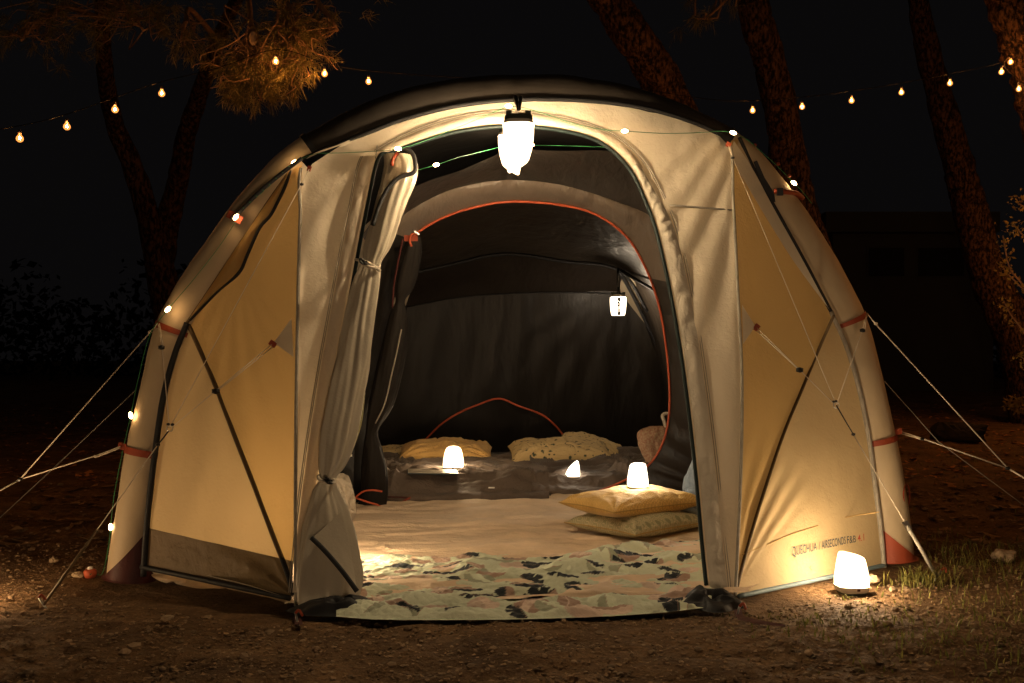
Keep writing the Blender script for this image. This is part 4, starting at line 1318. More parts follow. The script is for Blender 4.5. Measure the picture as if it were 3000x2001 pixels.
M['quilt'] = fabric('charcoal_quilt', (0.105, 0.076, 0.056), 0.7, 0, None, [(9, 0.02, 4, (1, 1.6, 1)), (32, 0.006, 4, None)], 0.12, 6, 0.4, 0.1)
def quilt(x0, x1, y0, y1, zt, seed, label, amp=0.075, lip=True):
    nx, ny = 260, 190
    U, W = np.meshgrid(np.linspace(0, 1, nx), np.linspace(0, 1, ny), indexing='ij')
    X = x0 + (x1 - x0) * U
    Y = y0 + (y1 - y0) * W
    q = np.stack([X * 1.6, Y * 5.5, 0 * X], -1)
    w1 = fbm(np.stack([X, Y, 0 * X], -1) * 1.7, seed + 4, 2)[..., None] * np.array([0.8, 0.8, 0])
    rid = 1 - np.abs(fbm(q + w1, seed, 3))
    h = amp * (np.clip(rid - 0.35, 0, 1) ** 1.4) * 1.7 + 0.034 * (1 - np.abs(fbm(np.stack([X * 4, Y * 11, 0 * X], -1) + w1 * 2, seed + 7, 3))) - 0.024
    edge = sstep(0, 0.06, W)
    Z = zt + h * (0.35 + 0.65 * edge)
    dz = (1 - edge)
    Z = Z - 0.055 * dz ** 1.5
    # tucks along the front roll
    Z = Z + 0.006 * vnoise(np.stack([X * 22, Y * 4, 0 * X], -1), seed + 11) * (1 - sstep(0.06, 0.2, W))
    G = np.stack([X, Y + S_YAW * X - 0.02 * dz * vnoise(np.stack([X * 8, 0 * X, 0 * X], -1), seed), Z], -1)
    # front skirt down to the floor
    fr = G[:, :1].copy()
    tuck = 0.007 * vnoise(np.stack([fr[:, 0, 0] * 26, 0 * fr[:, 0, 0], 0 * fr[:, 0, 0]], -1), seed + 13) + 0.008 * vnoise(np.stack([fr[:, 0, 0] * 7, 0 * fr[:, 0, 0], 0 * fr[:, 0, 0]], -1), seed + 14)
    rows = []
    for k in range(12):
        a_ = math.pi * (1 - k / 12.0)
        off_ = np.zeros_like(fr)
        pin = 1.0 if k < 5 else (0.55 if k == 5 else 1.0)
        off_[:, 0, 1] = -0.045 * math.sin(a_) * pin + tuck * math.sin(a_)
        off_[:, 0, 2] = -0.036 * (1 - math.cos(a_))
        rows.append(fr + off_)
    G = np.concatenate([np.concatenate(rows, 1), G], 1)
    G[..., 2] = np.maximum(G[..., 2], 0.012)
    e = empty('quilt', (float((x0 + x1) / 2), float((y0 + y1) / 2), 0.0), label, 'quilt', None)
    gridobj('cover', G, M['quilt'], e)
    pts = G[::2, 5] + np.array([0, -0.002, 0.0])
    tube('edge_seam', pts, 0.0035, M['black'], e, 5)
    return e, G
qe1, QG1 = quilt(-1.05, 0.22, 5.90, 7.35, 0.112, 201, 'crumpled charcoal sleeping quilt on the left half of the bed')
qe2, QG2 = quilt(0.12, 1.08, 5.93, 7.40, 0.122, 231, 'charcoal sleeping quilt on the right half of the bed beneath the tilted lantern', 0.080)
bvh_Q = BVHTree.FromPolygons([tuple(v) for v in np.vstack([QG1.reshape(-1, 3), QG2.reshape(-1, 3)])],
                             grid_faces(*QG1.shape[:2]) + [tuple(i + QG1.shape[0] * QG1.shape[1] for i in f) for f in grid_faces(*QG2.shape[:2])])
def zq(x, y):
    h = bvh_Q.ray_cast(Vector((x, y, 1.0)), Vector((0, 0, -1)))
    return h[0].z if h[0] is not None else 0.12
def onq(px, py):
    # walk along the view ray to the quilt surface
    d = Vector(P(px, py, 1.0)) - CAMV
    h = bvh_Q.ray_cast(CAMV, d.normalized())
    return np.array(h[0]) if h[0] is not None else P(px, py, 6.3)
M['white'] = plain('white_label', (0.7, 0.66, 0.6), 0.7)
c = onq(1440, 1428); v, f = box_geo(c + np.array([0, -0.012, 0]), 0.036, 0.003, 0.008); build('sewn_label', v, f, M['white'], qe1, smooth=False)
c = onq(1205, 1458)
tube('zip_puller', [P(1125, 1455, c[1] - 0.03), P(1160, 1456, c[1] - 0.03), P(1200, 1459, c[1] - 0.03)], 0.005, M['maroon'], qe1)
tube('zip_puller', [P(1203, 1457, c[1] - 0.035), P(1190, 1464, c[1] - 0.035), P(1180, 1470, c[1] - 0.03)], 0.006, M['rust'], qe1)
# magazine
def magazine():
    c = onq(1265, 1420); 
    e = empty('magazine', tuple(c), 'thin open magazine lying on the left quilt', 'magazine')
    zc = max(zq(c[0] + dx, c[1] + dy) for dx in (-.12, 0, .12) for dy in (-.04, .05, .12)) + 0.003
    for k, (sx, mat) in enumerate(((0.30, M['ink']), (0.292, M['paper']))):
        v, f = box_geo((c[0], c[1] + 0.06, zc + k * 0.005), sx, 0.20 - k * 0.006, 0.005, np.array(Matrix.Rotation(0.12, 3, 'Z') @ Matrix.Rotation(0.03, 3, 'Y')))
        build('cover' if k == 0 else 'pages', v, f, mat, e, smooth=False)
M['paper'] = plain('glossy_paper', (0.3, 0.26, 0.2), 0.3)
magazine()

M['ochre'] = fabric('ochre_pillowcase', (0.60, 0.36, 0.115), 0.8, 0, None, [(10, 0.03, 3, (1, 1, 1.4)), (34, 0.008, 3, None)], 0.08, 6, 0.25, 0.1)
M['pillowprint'] = fabric('printed_pillowcase', (0.58, 0.42, 0.20), 0.8, 0, None, [(16, 0.012, 3, None), (60, 0.002, 3, None)], vcol=True, var=0.07, vscale=8)
def cactus(seed):
    r = random.Random(seed)
    marks = [(r.uniform(-1, 1), r.uniform(-1, 1), r.uniform(0, 3.1), r.uniform(0.012, 0.035), r.random()) for _ in range(150)]
    def f(U, W):
        c = np.zeros(U.shape + (3,)); c[:] = np.array([0.58, 0.42, 0.20])
        for (a, b, an, s, k) in marks:
            du, dw = (U - a), (W - b) * 0.8
            x = du * math.cos(an) + dw * math.sin(an); y = -du * math.sin(an) + dw * math.cos(an)
            if k < 0.5:
                m = (np.abs(y) < 0.010) & (np.abs(x) < s)
            else:
                rr = np.hypot(x, y)
                m = ((np.abs(rr - s * 0.8) < 0.012) & (y > -0.3 * s)) | ((np.abs(x) < 0.010) & (np.abs(y) < s))
            c[m] = np.array([0.05, 0.06, 0.035])
        return c
    return f
pz = 0.13
p1 = P(1310, 1350, 7.05)
cushion('pillow', (p1[0], 6.98 + S_YAW * p1[0], 0.115), 0.65, 0.38, 0.155, M['ochre'], 0.05, (0.16, 0), 31, n=80, wr=0.018, pinch=0.05, zflat=0.35,
        label='plain ochre pillow behind the dome lantern on the bed', cat='pillow', pipemat=M['ochre'])
p2 = P(1640, 1350, 7.1)
cushion('pillow', (p2[0] - 0.01, 6.86 + S_YAW * p2[0], 0.118), 0.70, 0.40, 0.150, M['pillowprint'], 0.06, (0.20, -0.02), 41, vcol=cactus(5), n=170, wr=0.012, pinch=0.05,
        label='cream pillow with a small dark cactus print in the middle of the bed', cat='pillow')
p3 = P(1790, 1345, 7.2)
cushion('pillow', (p3[0] - 0.14, 7.25 + S_YAW * p3[0], 0.12), 0.48, 0.36, 0.12, M['pillowprint'], -0.2, (0.1, 0.22), 47, vcol=cactus(9), n=120, wr=0.012, pinch=0.05,
        label='flatter cactus print pillow tucked behind the right end of the front pillow', cat='pillow')
p4 = P(1180, 1345, 7.3)
cushion('pillow', (p4[0] + 0.04, 7.45 + S_YAW * p4[0], 0.125), 0.60, 0.34, 0.075, M['pillowprint'], 0.0, (0.05, 0.0), 53, vcol=cactus(12), n=110, wr=0.010, pinch=0.05,
        label='cactus print pillow in shade behind the left end of the ochre pillow', cat='pillow')
# red piping with dark inside of the pillow case opening
ppx = cr([P(a, b, d) for a, b, d in ((1748, 1352, 7.02), (1765, 1338, 7.02), (1785, 1325, 7.04), (1802, 1317, 7.08))], 14)

# ------------------------------------------------------------------ lanterns
def lantern_mesh(kind):
    n = 36
    th = np.linspace(0, 2 * math.pi, n, endpoint=False)
    p = 0.62
    cx_, sy_ = np.sign(np.cos(th)) * np.abs(np.cos(th)) ** p, np.sign(np.sin(th)) * np.abs(np.sin(th)) ** p
    def rings(lst, slant=0.0, zref=0.0):
        rows = []
        for (z, r) in lst:
            zz_ = np.full(n, z)
            if slant:
                zz_ = zz_ - slant * cx_ * r * sstep(zref, lst[-1][0], z)
            rows.append(np.stack([cx_ * r, sy_ * r * 0.92, zz_], -1))
        return np.array(rows)
    if kind == 'dome':
        dif = rings([(0.012, 0.062), (0.03, 0.064), (0.06, 0.061), (0.09, 0.056), (0.115, 0.049), (0.13, 0.040), (0.138, 0.026), (0.142, 0.001)])
        bs = rings([(0.0, 0.058), (0.002, 0.061), (0.012, 0.062)])
    elif kind == 'tall':
        dif = rings([(0.034, 0.0580), (0.055, 0.0580), (0.09, 0.0560), (0.13, 0.0510), (0.165, 0.0450), (0.182, 0.041), (0.189, 0.036), (0.192, 0.026), (0.193, 0.001)], 0.62, 0.10)
        bs = rings([(0.020, 0.054), (0.022, 0.056), (0.034, 0.0580)])
    elif kind == 'panel':
        dif = rings([(0.022, 0.056), (0.04, 0.0575), (0.08, 0.056), (0.12, 0.052), (0.146, 0.047), (0.151, 0.043), (0.152, 0.001)])
        bs = rings([(0.004, 0.048), (0.008, 0.052), (0.022, 0.056)])
    elif kind == 'wedge':
        dif = rings([(0.02, 0.056), (0.04, 0.057), (0.07, 0.053), (0.10, 0.045), (0.115, 0.035), (0.12, 0.018), (0.121, 0.001)], 0.9, 0.03)
        bs = rings([(0.0, 0.05), (0.003, 0.055), (0.02, 0.056)])
    else:
        dif = rings([(0.030, 0.0570), (0.045, 0.0575), (0.07, 0.0555), (0.10, 0.0510), (0.125, 0.0465), (0.137, 0.0435), (0.143, 0.039), (0.146, 0.030), (0.147, 0.001)], 0.24, 0.06)
        bs = rings([(0.008, 0.050), (0.010, 0.054), (0.018, 0.0560), (0.030, 0.0572)])
    ft = rings([(0.0, 0.001), (0.0, 0.046), (0.002, 0.049), (0.011, 0.050)])
    if kind == 'tall':
        ft = rings([(0.0, 0.001), (0.0, 0.050), (0.003, 0.053), (0.022, 0.0545)])
    return dif, bs, ft
LMESH = {}
def glow_shell(color):
    m, nt, out = new_mat('lantern_diffuser')
    tr = nd(nt, 'ShaderNodeBsdfTransparent')
    em = nd(nt, 'ShaderNodeEmission'); em.inputs['Color'].default_value = (*color, 1); em.inputs['Strength'].default_value = 6.0
    mx = nd(nt, 'ShaderNodeMixShader'); mx.inputs['Fac'].default_value = 0.55
    nt.links.new(tr.outputs[0], mx.inputs[1]); nt.links.new(em.outputs[0], mx.inputs[2])
    nt.links.new(mx.outputs[0], out.inputs['Surface'])
    return m
def lantern(loc, kind, rot, strength, color, label, extra=None, base='lampbase', scale=1.0):
    e = empty('lantern', tuple(loc), label, 'lantern', 'camping lanterns')
    e.rotation_euler = rot
    e.scale = (scale,) * 3
    if kind not in LMESH:
        dif, bs, ft = lantern_mesh(kind)
        LMESH[kind] = []
        for nm, g in (('diffuser', dif), ('base', bs), ('foot', ft)):
            me = bpy.data.meshes.new('lantern_' + nm)
            me.from_pydata(g.reshape(-1, 3).tolist(), [], grid_faces(g.shape[0], g.shape[1], True))
            me.polygons.foreach_set('use_smooth', [True] * len(me.polygons))
            LMESH[kind].append(me)
    em = glow_shell(color)
    cm = emit('lantern_core', color, strength * 6.2)
    for nm, me in zip(('diffuser', 'base', 'foot'), LMESH[kind]):
        me = me.copy()
        me.materials.append({'diffuser': em, 'base': M[base], 'foot': M['lampfoot']}[nm])
        o = bpy.data.objects.new(nm, me)
        COL.objects.link(o); o.parent = e
        if nm == 'diffuser':
            cme = LMESH[kind][0].copy()
            co = np.zeros(len(cme.vertices) * 3); cme.vertices.foreach_get('co', co); co = co.reshape(-1, 3)
            mid = np.array([0, 0, (co[:, 2].min() + co[:, 2].max()) / 2])
            cme.vertices.foreach_set('co', ((co - mid) * 0.6 + mid).ravel())
            cme.materials.clear(); cme.materials.append(cm); cme.update()
            c_ = bpy.data.objects.new('light_core', cme)
            COL.objects.link(c_); c_.parent = o
    # power button
    v, f = box_geo((0, -0.0525 if kind != 'dome' else -0.058, 0.022 if kind == 'stand' else 0.012), 0.010, 0.006, 0.008)
    o = build('button', v, f, M['maroon'], e, smooth=False, local=True); o.parent = e
    return e
def lift(px, py):
    q = PG(px, py); q[2] = float(ground_h(np.array([q[0]]), np.array([q[1]]))[0]); return q
gl = lift(2495, 1722)
lantern((gl[0], gl[1], gl[2] + 0.002), 'stand', (0, 0, 0.15), L_GROUND, WARM, 'glowing white lantern standing on the dirt below the tent lettering')
pl = P(1870, 1432, 5.0)
LP = lantern((0.605, 4.79, 0.204), 'stand', (0, 0, math.pi / 2), L_PILLOW, WHITE, 'lit lantern standing on the mustard cushion', base='lampgreen', scale=0.93)
tube_pts = [(0.058 * math.cos(t) * (1 + 0.12 * math.sin(2 * t)), 0.056 * math.sin(t), 0.012 + 0.006 * math.sin(3 * t)) for t in np.linspace(0, 2 * math.pi, 30)]
V, Fs = tube_geo(tube_pts, 0.006, 6); o = build('strap', V, Fs, M['lampgreen'], LP, local=True)
bq = onq(1327, 1373)
lantern((bq[0], bq[1] + 0.05, zq(bq[0], bq[1] + 0.05) - 0.004), 'dome', (0, 0, 0), L_BED, WARM, 'bright dome lantern in front of the ochre pillow on the bed', scale=1.0)
wq = onq(1680, 1408)
lantern((wq[0], wq[1] + 0.05, zq(wq[0], wq[1] + 0.05) - 0.028), 'wedge', (0, 0.0, math.pi), L_WEDGE, WHITE, 'small slanted lantern half sunk in the right hand quilt', scale=0.76)
hl = PG(1000, 1690); hl = np.array([(999 - 1500) / F * 3.98, 3.98, 0.03])
lantern(tuple(hl), 'stand', (0, 0, 0.4), L_HIDDEN, WARM, 'lantern on the floor mostly hidden behind the rolled tent door')
# hanging ones are turned upside down
def hang(px, py_base, D, size, strength, color, label, kind='stand', rz=0.0, hook_py=None, tilt=0.0):
    b = PT(px, py_base, D)
    e = lantern(tuple(b), kind, (math.pi + tilt, 0, rz), strength, color, label, scale=size, base='lampbase')
    if hook_py is not None:
        top = PT(px, hook_py, D)
        rel = (top - b) / size
        Rm = np.array(e.rotation_euler.to_matrix()).T
        pts = [Rm @ (rel * t) for t in np.linspace(1, 0.0, 6)]
        V, Fs = tube_geo(pts, 0.0022 / size, 6); build('hook', V, Fs, M['metal'], e, local=True)
        for s in (-1, 1):
            v, f = box_geo((s * 0.036, 0, -0.004), 0.022, 0.07, 0.02)
            build('lug', v, f, M['lampfoot'], e, local=True, smooth=False)
    return e
hang(1519, 342, 3.66, 0.98, L_HANG, WARM, 'large lantern hanging upside down from the front beam in the doorway', kind='tall', rz=0.0, hook_py=302, tilt=-0.06)
hang(1496, 378, 4.62, 1.0, L_HANG2, WARM, 'second lantern hanging inside just behind the doorway lantern', kind='tall', rz=math.pi, hook_py=350, tilt=-0.05)
BL = hang(1811, 862, 7.35, 1.05, L_BEDHANG, (1.0, 0.79, 0.55), 'white lantern with two lit panels hanging in the back of the bedroom', hook_py=800, rz=0.0, kind='panel')
v, f = box_geo((0, 0.0525, 0.088), 0.019, 0.016, 0.126); build('divider', v, f, M['lampfoot'], BL, local=True, smooth=False)
# hanger strap of the doorway lantern
tube('hanger', cr([PT(1510, 285, 3.86), PT(1514, 300, 3.76), PT(1520, 318, 3.68)], 8), 0.009, M['black'], tent)
tube('hanger', cr([PT(1526, 285, 3.86), PT(1524, 300, 3.76), PT(1520, 318, 3.68)], 8), 0.007, M['black'], tent)
tube('hanger', cr([P(1812, 785, 7.66), P(1810, 800, 7.6), P(1811, 825, 7.5), P(1812, 855, 7.42)], 10), 0.010, M['black'], tent)
# lantern standing just outside the left of the view; its pool of light shows on the dirt
ol = lift(-190, 1765)
lantern((ol[0], ol[1], ol[2] + 0.002), 'stand', (0, 0, 1.0), L_OFF, WARMER, 'lantern on the dirt at the far left whose light pools beside the tent')

yb = -0.75  # unseen lantern behind the camera, added as fill for the front wall
lantern((0.60, yb, float(ground_h(np.array([0.60]), np.array([yb]))[0]) + 0.002), 'stand', (0, 0, 0.6), L_FRONT, (1.0, 0.66, 0.38), 'oversized fill lantern added out of view to light the front of the tent', scale=2.2)

# ------------------------------------------------------------------ small LED string on the tent
led_e = empty('led_string', tuple(PT(1490, 312, 3.8)), 'thin green wire string of small warm lights draped over the tent', 'string lights')
led_on = emit('led_glow', (1.0, 0.60, 0.26), L_LED)
def led(pt, ang=0.0, s=0.85):
    n1, n2 = 8, 10
    t = np.linspace(0, math.pi, n1)[:, None]; a = np.linspace(0, 2 * math.pi, n2, endpoint=False)[None]
    V = np.stack([np.cos(t) * 0.0155 + 0 * a, np.sin(t) * np.cos(a) * 0.0085, np.sin(t) * np.sin(a) * 0.0085], -1) * s
    R = np.array(Matrix.Rotation(ang, 3, 'Y'))
    V = V.reshape(-1, 3) @ R.T + pt
    build('bulb', V, grid_faces(n1, n2, True), led_on, led_e)
def lw(pts, n=40, r=0.0017):
    tube('wire', cr(pts, n), r * 0.8, M['greenwire'], led_e, 5)
LED = {}
for key, pt, an in (('c', PT(1490, 311, 3.79), 0.1), ('l1', PF(1166, 436, -0.13), 0.1), ('l2', PT(862, 476, 3.87), -0.6), ('l3', PT(691, 636, 3.85), -0.9),
                    ('l4', PT(492, 906, 3.87), -0.8), ('l5', PT(383, 1217, 3.95), 1.4), ('l6', PT(324, 1544, 3.98), 1.57), ('r1', PF(1830, 384, -0.11), 0.0),
                    ('r2', PT(2148, 389, 3.80), 0.3), ('r3', PT(2326, 536, 3.96), 0.6), ('i1', PF(1278, 483, 0.25), -0.2), ('i2', PF(1556, 425, 0.25), 0.0)):
    LED[key] = pt
    led(pt, an)
lw([LED['c'], PF(1420, 340, -0.06), PF(1330, 378, -0.06), PF(1240, 414, -0.06), LED['l1'], PF(1080, 444, -0.05), PF(1000, 448, -0.05), PF(930, 450, -0.06), PT(890, 462, 3.86), LED['l2']], 80)
lw([LED['c'], PT(1530, 315, 3.77), PF(1600, 335, -0.06), PF(1680, 362, -0.06), PF(1760, 379, -0.06), LED['r1'], PF(1950, 391, -0.05), PF(2060, 388, -0.05), PT(2110, 384, 3.86), LED['r2']], 80)
tw = []
for k in range(60):
    t = k / 59
    b = PT(862 + (700 - 862) * t, 476 + (622 - 476) * t, 3.865)
    tw.append(b + 0.008 * np.array([math.cos(k * 0.9), math.sin(k * 0.9), 0.6 * math.cos(k * 0.9)]))
tube('wire', tw, 0.0017, M['greenwire'], led_e, 5)
tube('vent_cord', cr([PT(a, b, 3.865) for a, b in ((884, 464), (820, 512), (760, 562), (700, 622), (676, 642))], 30), 0.008, M['black'], tent, 8)
tab(PT(688, 636, 3.885), 0.06, 0.03, 0.5)
lw([PT(690, 650, 3.85), PT(640, 725, 3.87), PT(570, 815, 3.87), LED['l4']], 40)
lw([LED['l4'], PT(440, 980, 3.92), PT(405, 1110, 3.95), LED['l5'], PT(360, 1320, 3.97), PT(335, 1450, 3.98), LED['l6'], PT(318, 1600, 4.0), PG(300, 1680, 0.01), PG(275, 1678, 0.01), PG(262, 1685, 0.02)], 90)
lw([LED['r2'], PT(2190, 410, 3.9), PT(2225, 440, 3.93), PT(2265, 475, 3.95), PT(2300, 510, 3.96), LED['r3'], PT(2350, 560, 3.97), PT(2378, 596, 3.97)], 60)
lw([PF(1210, 502, 0.25), LED['i1'], PF(1340, 462, 0.4), PT(1400, 447, 4.6), PT(1482, 426, 4.84)], 40)
lw([PF(1548, 425, 0.26), LED['i2'], PF(1650, 427, 0.26), PF(1785, 431, 0.24)], 30)
for (a, b) in ((2212, 425), (2280, 480), (2312, 515)):
    V = ICO_V * 0.008 + PT(a, b, 3.95)
    build('clip', V, ICO_F, M['rust'], led_e)
# fallen red bauble lamp at the end of the string
rb = lift(264, 1688)
e = empty('red_lamp', tuple(rb), 'small red lamp head lying on the dirt left of the tent', 'lamp')
th = np.linspace(0, 2 * math.pi, 18, endpoint=False)
G = np.array([np.stack([np.cos(th) * r, np.sin(th) * r, 0 * th + z], -1) for z, r in ((0, 0.001), (0, 0.018), (0.012, 0.024), (0.026, 0.024), (0.034, 0.016), (0.034, 0.001))]) + rb
gridobj('shell', G, M['redzip'], e, closed_v=True)
G = np.array([np.stack([np.cos(th) * r, np.sin(th) * r, 0 * th + z], -1) for z, r in ((0.034, 0.011), (0.042, 0.009), (0.044, 0.001))]) + rb
gridobj('lens', G, M['white'], e, closed_v=True)

# ------------------------------------------------------------------ festoon bulbs between the trees
def globe_mats():
    m, nt, out = new_mat('bulb_glass')
    tr = nd(nt, 'ShaderNodeBsdfTransparent'); tr.inputs['Color'].default_value = (1, 0.82, 0.6, 1)
    gl_ = nd(nt, 'ShaderNodeBsdfGlossy'); gl_.inputs['Roughness'].default_value = 0.08
    em = nd(nt, 'ShaderNodeEmission'); em.inputs['Color'].default_value = (1.0, 0.32, 0.07, 1); em.inputs['Strength'].default_value = 2.2
    fr = nd(nt, 'ShaderNodeFresnel'); fr.inputs['IOR'].default_value = 1.35
    m1 = nd(nt, 'ShaderNodeMixShader'); m2 = nd(nt, 'ShaderNodeMixShader'); m2.inputs['Fac'].default_value = 0.6
    nt.links.new(fr.outputs['Fac'], m1.inputs['Fac'])
    nt.links.new(tr.outputs[0], m1.inputs[1]); nt.links.new(gl_.outputs[0], m1.inputs[2])
    nt.links.new(m1.outputs[0], m2.inputs[1]); nt.links.new(em.outputs[0], m2.inputs[2])
    nt.links.new(m2.outputs[0], out.inputs['Surface'])
    return m
M['glass'] = globe_mats()
M['cable'] = plain('black_rubber_cable', (0.006, 0.005, 0.004), 0.95, 0, 0.05)
M['fil'] = emit('filament_glow', AMBER, L_BULB)
FEST = {}
def fest_mesh():
    n2 = 14
    a = np.linspace(0, 2 * math.pi, n2, endpoint=False)
    ring_ = lambda lst: np.array([np.stack([np.cos(a) * r, np.sin(a) * r, 0 * a + z], -1) for z, r in lst])
    gl_ = ring_([(-0.082, 0.001), (-0.079, 0.014), (-0.068, 0.027), (-0.051, 0.032), (-0.034, 0.027), (-0.022, 0.016), (-0.010, 0.013)])
    co = ring_([(-0.058, 0.001), (-0.055, 0.005), (-0.05, 0.007), (-0.042, 0.005), (-0.034, 0.002)])
    so_ = ring_([(-0.010, 0.001), (-0.010, 0.014), (0.018, 0.015), (0.024, 0.010), (0.024, 0.001)])
    for nm, g in (('globe', gl_), ('filament', co), ('socket', so_)):
        me = bpy.data.meshes.new(nm)
        me.from_pydata(g.reshape(-1, 3).tolist(), [], grid_faces(g.shape[0], n2, True))
        me.polygons.foreach_set('use_smooth', [True] * len(me.polygons))
        me.materials.append({'globe': M['glass'], 'filament': M['fil'], 'socket': M['darkwire']}[nm])
        FEST[nm] = me
fest_mesh()
def festoon(label, pts, wire, scale=0.66):
    e = empty('festoon', tuple(pts[0]), label, 'string lights')
    b0 = np.array(wloc(e))
    for p in pts:
        g = bpy.data.objects.new('bulb', FEST['globe']); COL.objects.link(g); g.parent = e
        g.location = tuple(np.asarray(p) + np.array([0, 0, 0.05 * scale]) - b0); g.scale = (scale,) * 3
        for nm in ('filament', 'socket'):
            o = bpy.data.objects.new(nm, FEST[nm]); COL.objects.link(o); o.parent = g
    tube('cable', cr(wire, 90), 0.0026, M['cable'], e, 5)
fl = [P(a, b, d) for a, b, d in ((58, 406, 5.8), (196, 371, 6.0), (337, 321, 6.2), (474, 274, 6.4), (640, 232, 6.6), (808, 180, 6.42), (951, 216, 6.7), (1080, 239, 7.0))]
fl_vis = [q for i, q in enumerate(fl) if i != 4]
up = np.array([0, 0, 0.075])
festoon('string of amber globe bulbs running from the left edge through the pine boughs', fl_vis, [fl[0] + up + np.array([-0.5, 0, -0.08])] + [q + up for q in fl] + [P(1400, 262, 7.2) + up])
fr_ = [P(a, b, d) for a, b, d in ((2205, 324, 7.6), (2350, 313, 7.7), (2495, 295, 7.8), (2641, 271, 7.9), (2783, 244, 7.9), (2934, 211, 7.9))]
fr2 = [P(2961, 182, 7.86), P(2985, 261, 7.84)]
fmid = [P(a, b, d) for a, b, d in ((1235, 288, 7.1), (1380, 300, 7.15), (1525, 308, 7.2), (1670, 312, 7.25), (1815, 316, 7.35), (1950, 330, 7.45))]
festoon('string of amber globe bulbs from behind the roof to the right hand tree', fr_ + fr2 + fmid, [P(1700, 262, 7.3) + up, P(2060, 318, 7.5) + up] + [q + up for q in fr_] + [fr2[0] + up, P(2940, 190, 7.86), fr2[1] + up, P(3030, 300, 7.8)])

fr3 = [P(a, b, d) for a, b, d in ((3160, 560, 8.4), (3190, 640, 9.2), (3200, 700, 9.9), (3210, 740, 10.5), (3220, 770, 11.1), (3230, 790, 11.7))]
festoon('string of amber globe bulbs running on from the right hand tree into the dark', fr3, [P(3060, 330, 7.9)] + [q + up for q in fr3], scale=1.15)

fr4 = [P(3215, 470, 6.0), P(3190, 620, 4.7), P(3230, 640, 4.0)]  # unseen bulbs added to brighten the shrub
festoon('short bulb string added out of view to light the shrub at the right edge', fr4, [P(3090, 330, 7.6)] + [q + up for q in fr4])

# ------------------------------------------------------------------ clutter in the tent
# map pocket organiser
M['map'] = fabric('map_print', (0.13, 0.13, 0.06), 0.6, 0, None, [(30, 0.004, 3, None)], 0.5, 22, 0.4, c2=(0.26, 0.24, 0.12))
e = empty('hanging_organiser', tuple(PT(1040, 1470, 5.35)), 'hanging pocket organiser with a green map print beside the rolled door', 'organiser')
q = np.array([cr([PT(1015, 1150, 5.3), PT(1008, 1240, 5.3), PT(995, 1310, 5.3)], 14), cr([PT(1070, 1155, 5.3), PT(1060, 1240, 5.3), PT(1040, 1305, 5.3)], 14)]).transpose(1, 0, 2)
gridobj('map_pocket', q, M['map'], e)
def bar(name, a, b, D, th_, mat, par):
    A, B = PT(*a, D), PT(*b, D)
    d = B - A; L = np.linalg.norm(d); ang = math.atan2(d[2], d[0])
    v, f = box_geo((A + B) / 2, L, 0.006, th_, np.array(Matrix.Rotation(-ang, 3, 'Y')))
    build(name, v, f, mat, par, smooth=False)
bar('trim', (1020, 1148), (1070, 1154), 5.28, 0.014, M['seam'], e)
bar('trim', (1018, 1163), (1068, 1168), 5.28, 0.012, M['seam'], e)
bar('trim', (995, 1336), (1032, 1334), 5.28, 0.012, M['white'], e)
q = np.array([cr([PT(1000, 1318, 5.32), PT(980, 1400, 5.32), PT(965, 1460, 5.32)], 10), cr([PT(1038, 1316, 5.32), PT(1036, 1400, 5.32), PT(1034, 1460, 5.32)], 10)]).transpose(1, 0, 2)
gridobj('backing', q, M['black'], e)

# jeans hanging on the right
M['denim'] = fabric('denim', (0.16, 0.185, 0.20), 0.85, 0, None, [(9, 0.02, 4, (1, 1, 0.5)), (60, 0.002, 3, None)], 0.18, 12)
def jeans():
    c = PT(2040, 1500, 4.75)
    e = empty('jeans', (c[0], c[1], 0.01), 'faded blue denim jeans slumped behind the right door edge', 'jeans')
    prof = [(2062, 1280, 6), (2056, 1330, 18), (2046, 1390, 30), (2042, 1440, 38), (2044, 1480, 34), (2050, 1530, 30), (2050, 1560, 30)]
    A = cr(np.array(prof, float), 60)
    th = np.linspace(0, 2 * math.pi, 36, endpoint=False)
    C = np.array([PT(a, b, 5.0) for a, b, w_ in A]); Wd = A[:, 2] / F * C[:, 1]
    G = np.zeros((60, 36, 3))
    for j, t in enumerate(th):
        G[:, j] = C + np.stack([math.cos(t) * Wd, -0.7 * math.sin(t) * Wd, 0 * Wd], -1)
    nz = fbm(np.stack([np.cos(th)[None] * 2 + 0 * A[:, :1], np.sin(th)[None] * 2 + 0 * A[:, :1], A[:, 1:2] / 50 + 0 * th[None]], -1), 301, 3)
    G = C[:, None] + (G - C[:, None]) * (1 + 0.22 * nz)[..., None]
    G[..., 2] = np.maximum(G[..., 2], 0.02)
    gridobj('legs', G, M['denim'], e, closed_v=True)
    pts = cr([PT(a, b, 4.9) for a, b in ((2012, 1444), (2030, 1440), (2050, 1446), (2066, 1452))], 16)
    tube('waistband', pts, 0.022, M['denim'], e, 8)
    pts = cr([PT(a, b, 4.85) for a, b in ((1995, 1500), (2015, 1496), (2035, 1506), (2045, 1515))], 16)
    tube('cuff', pts, [0.012 + 0.012 * math.sin(math.pi * k / 15) for k in range(16)], M['denim'], e, 8)
jeans()

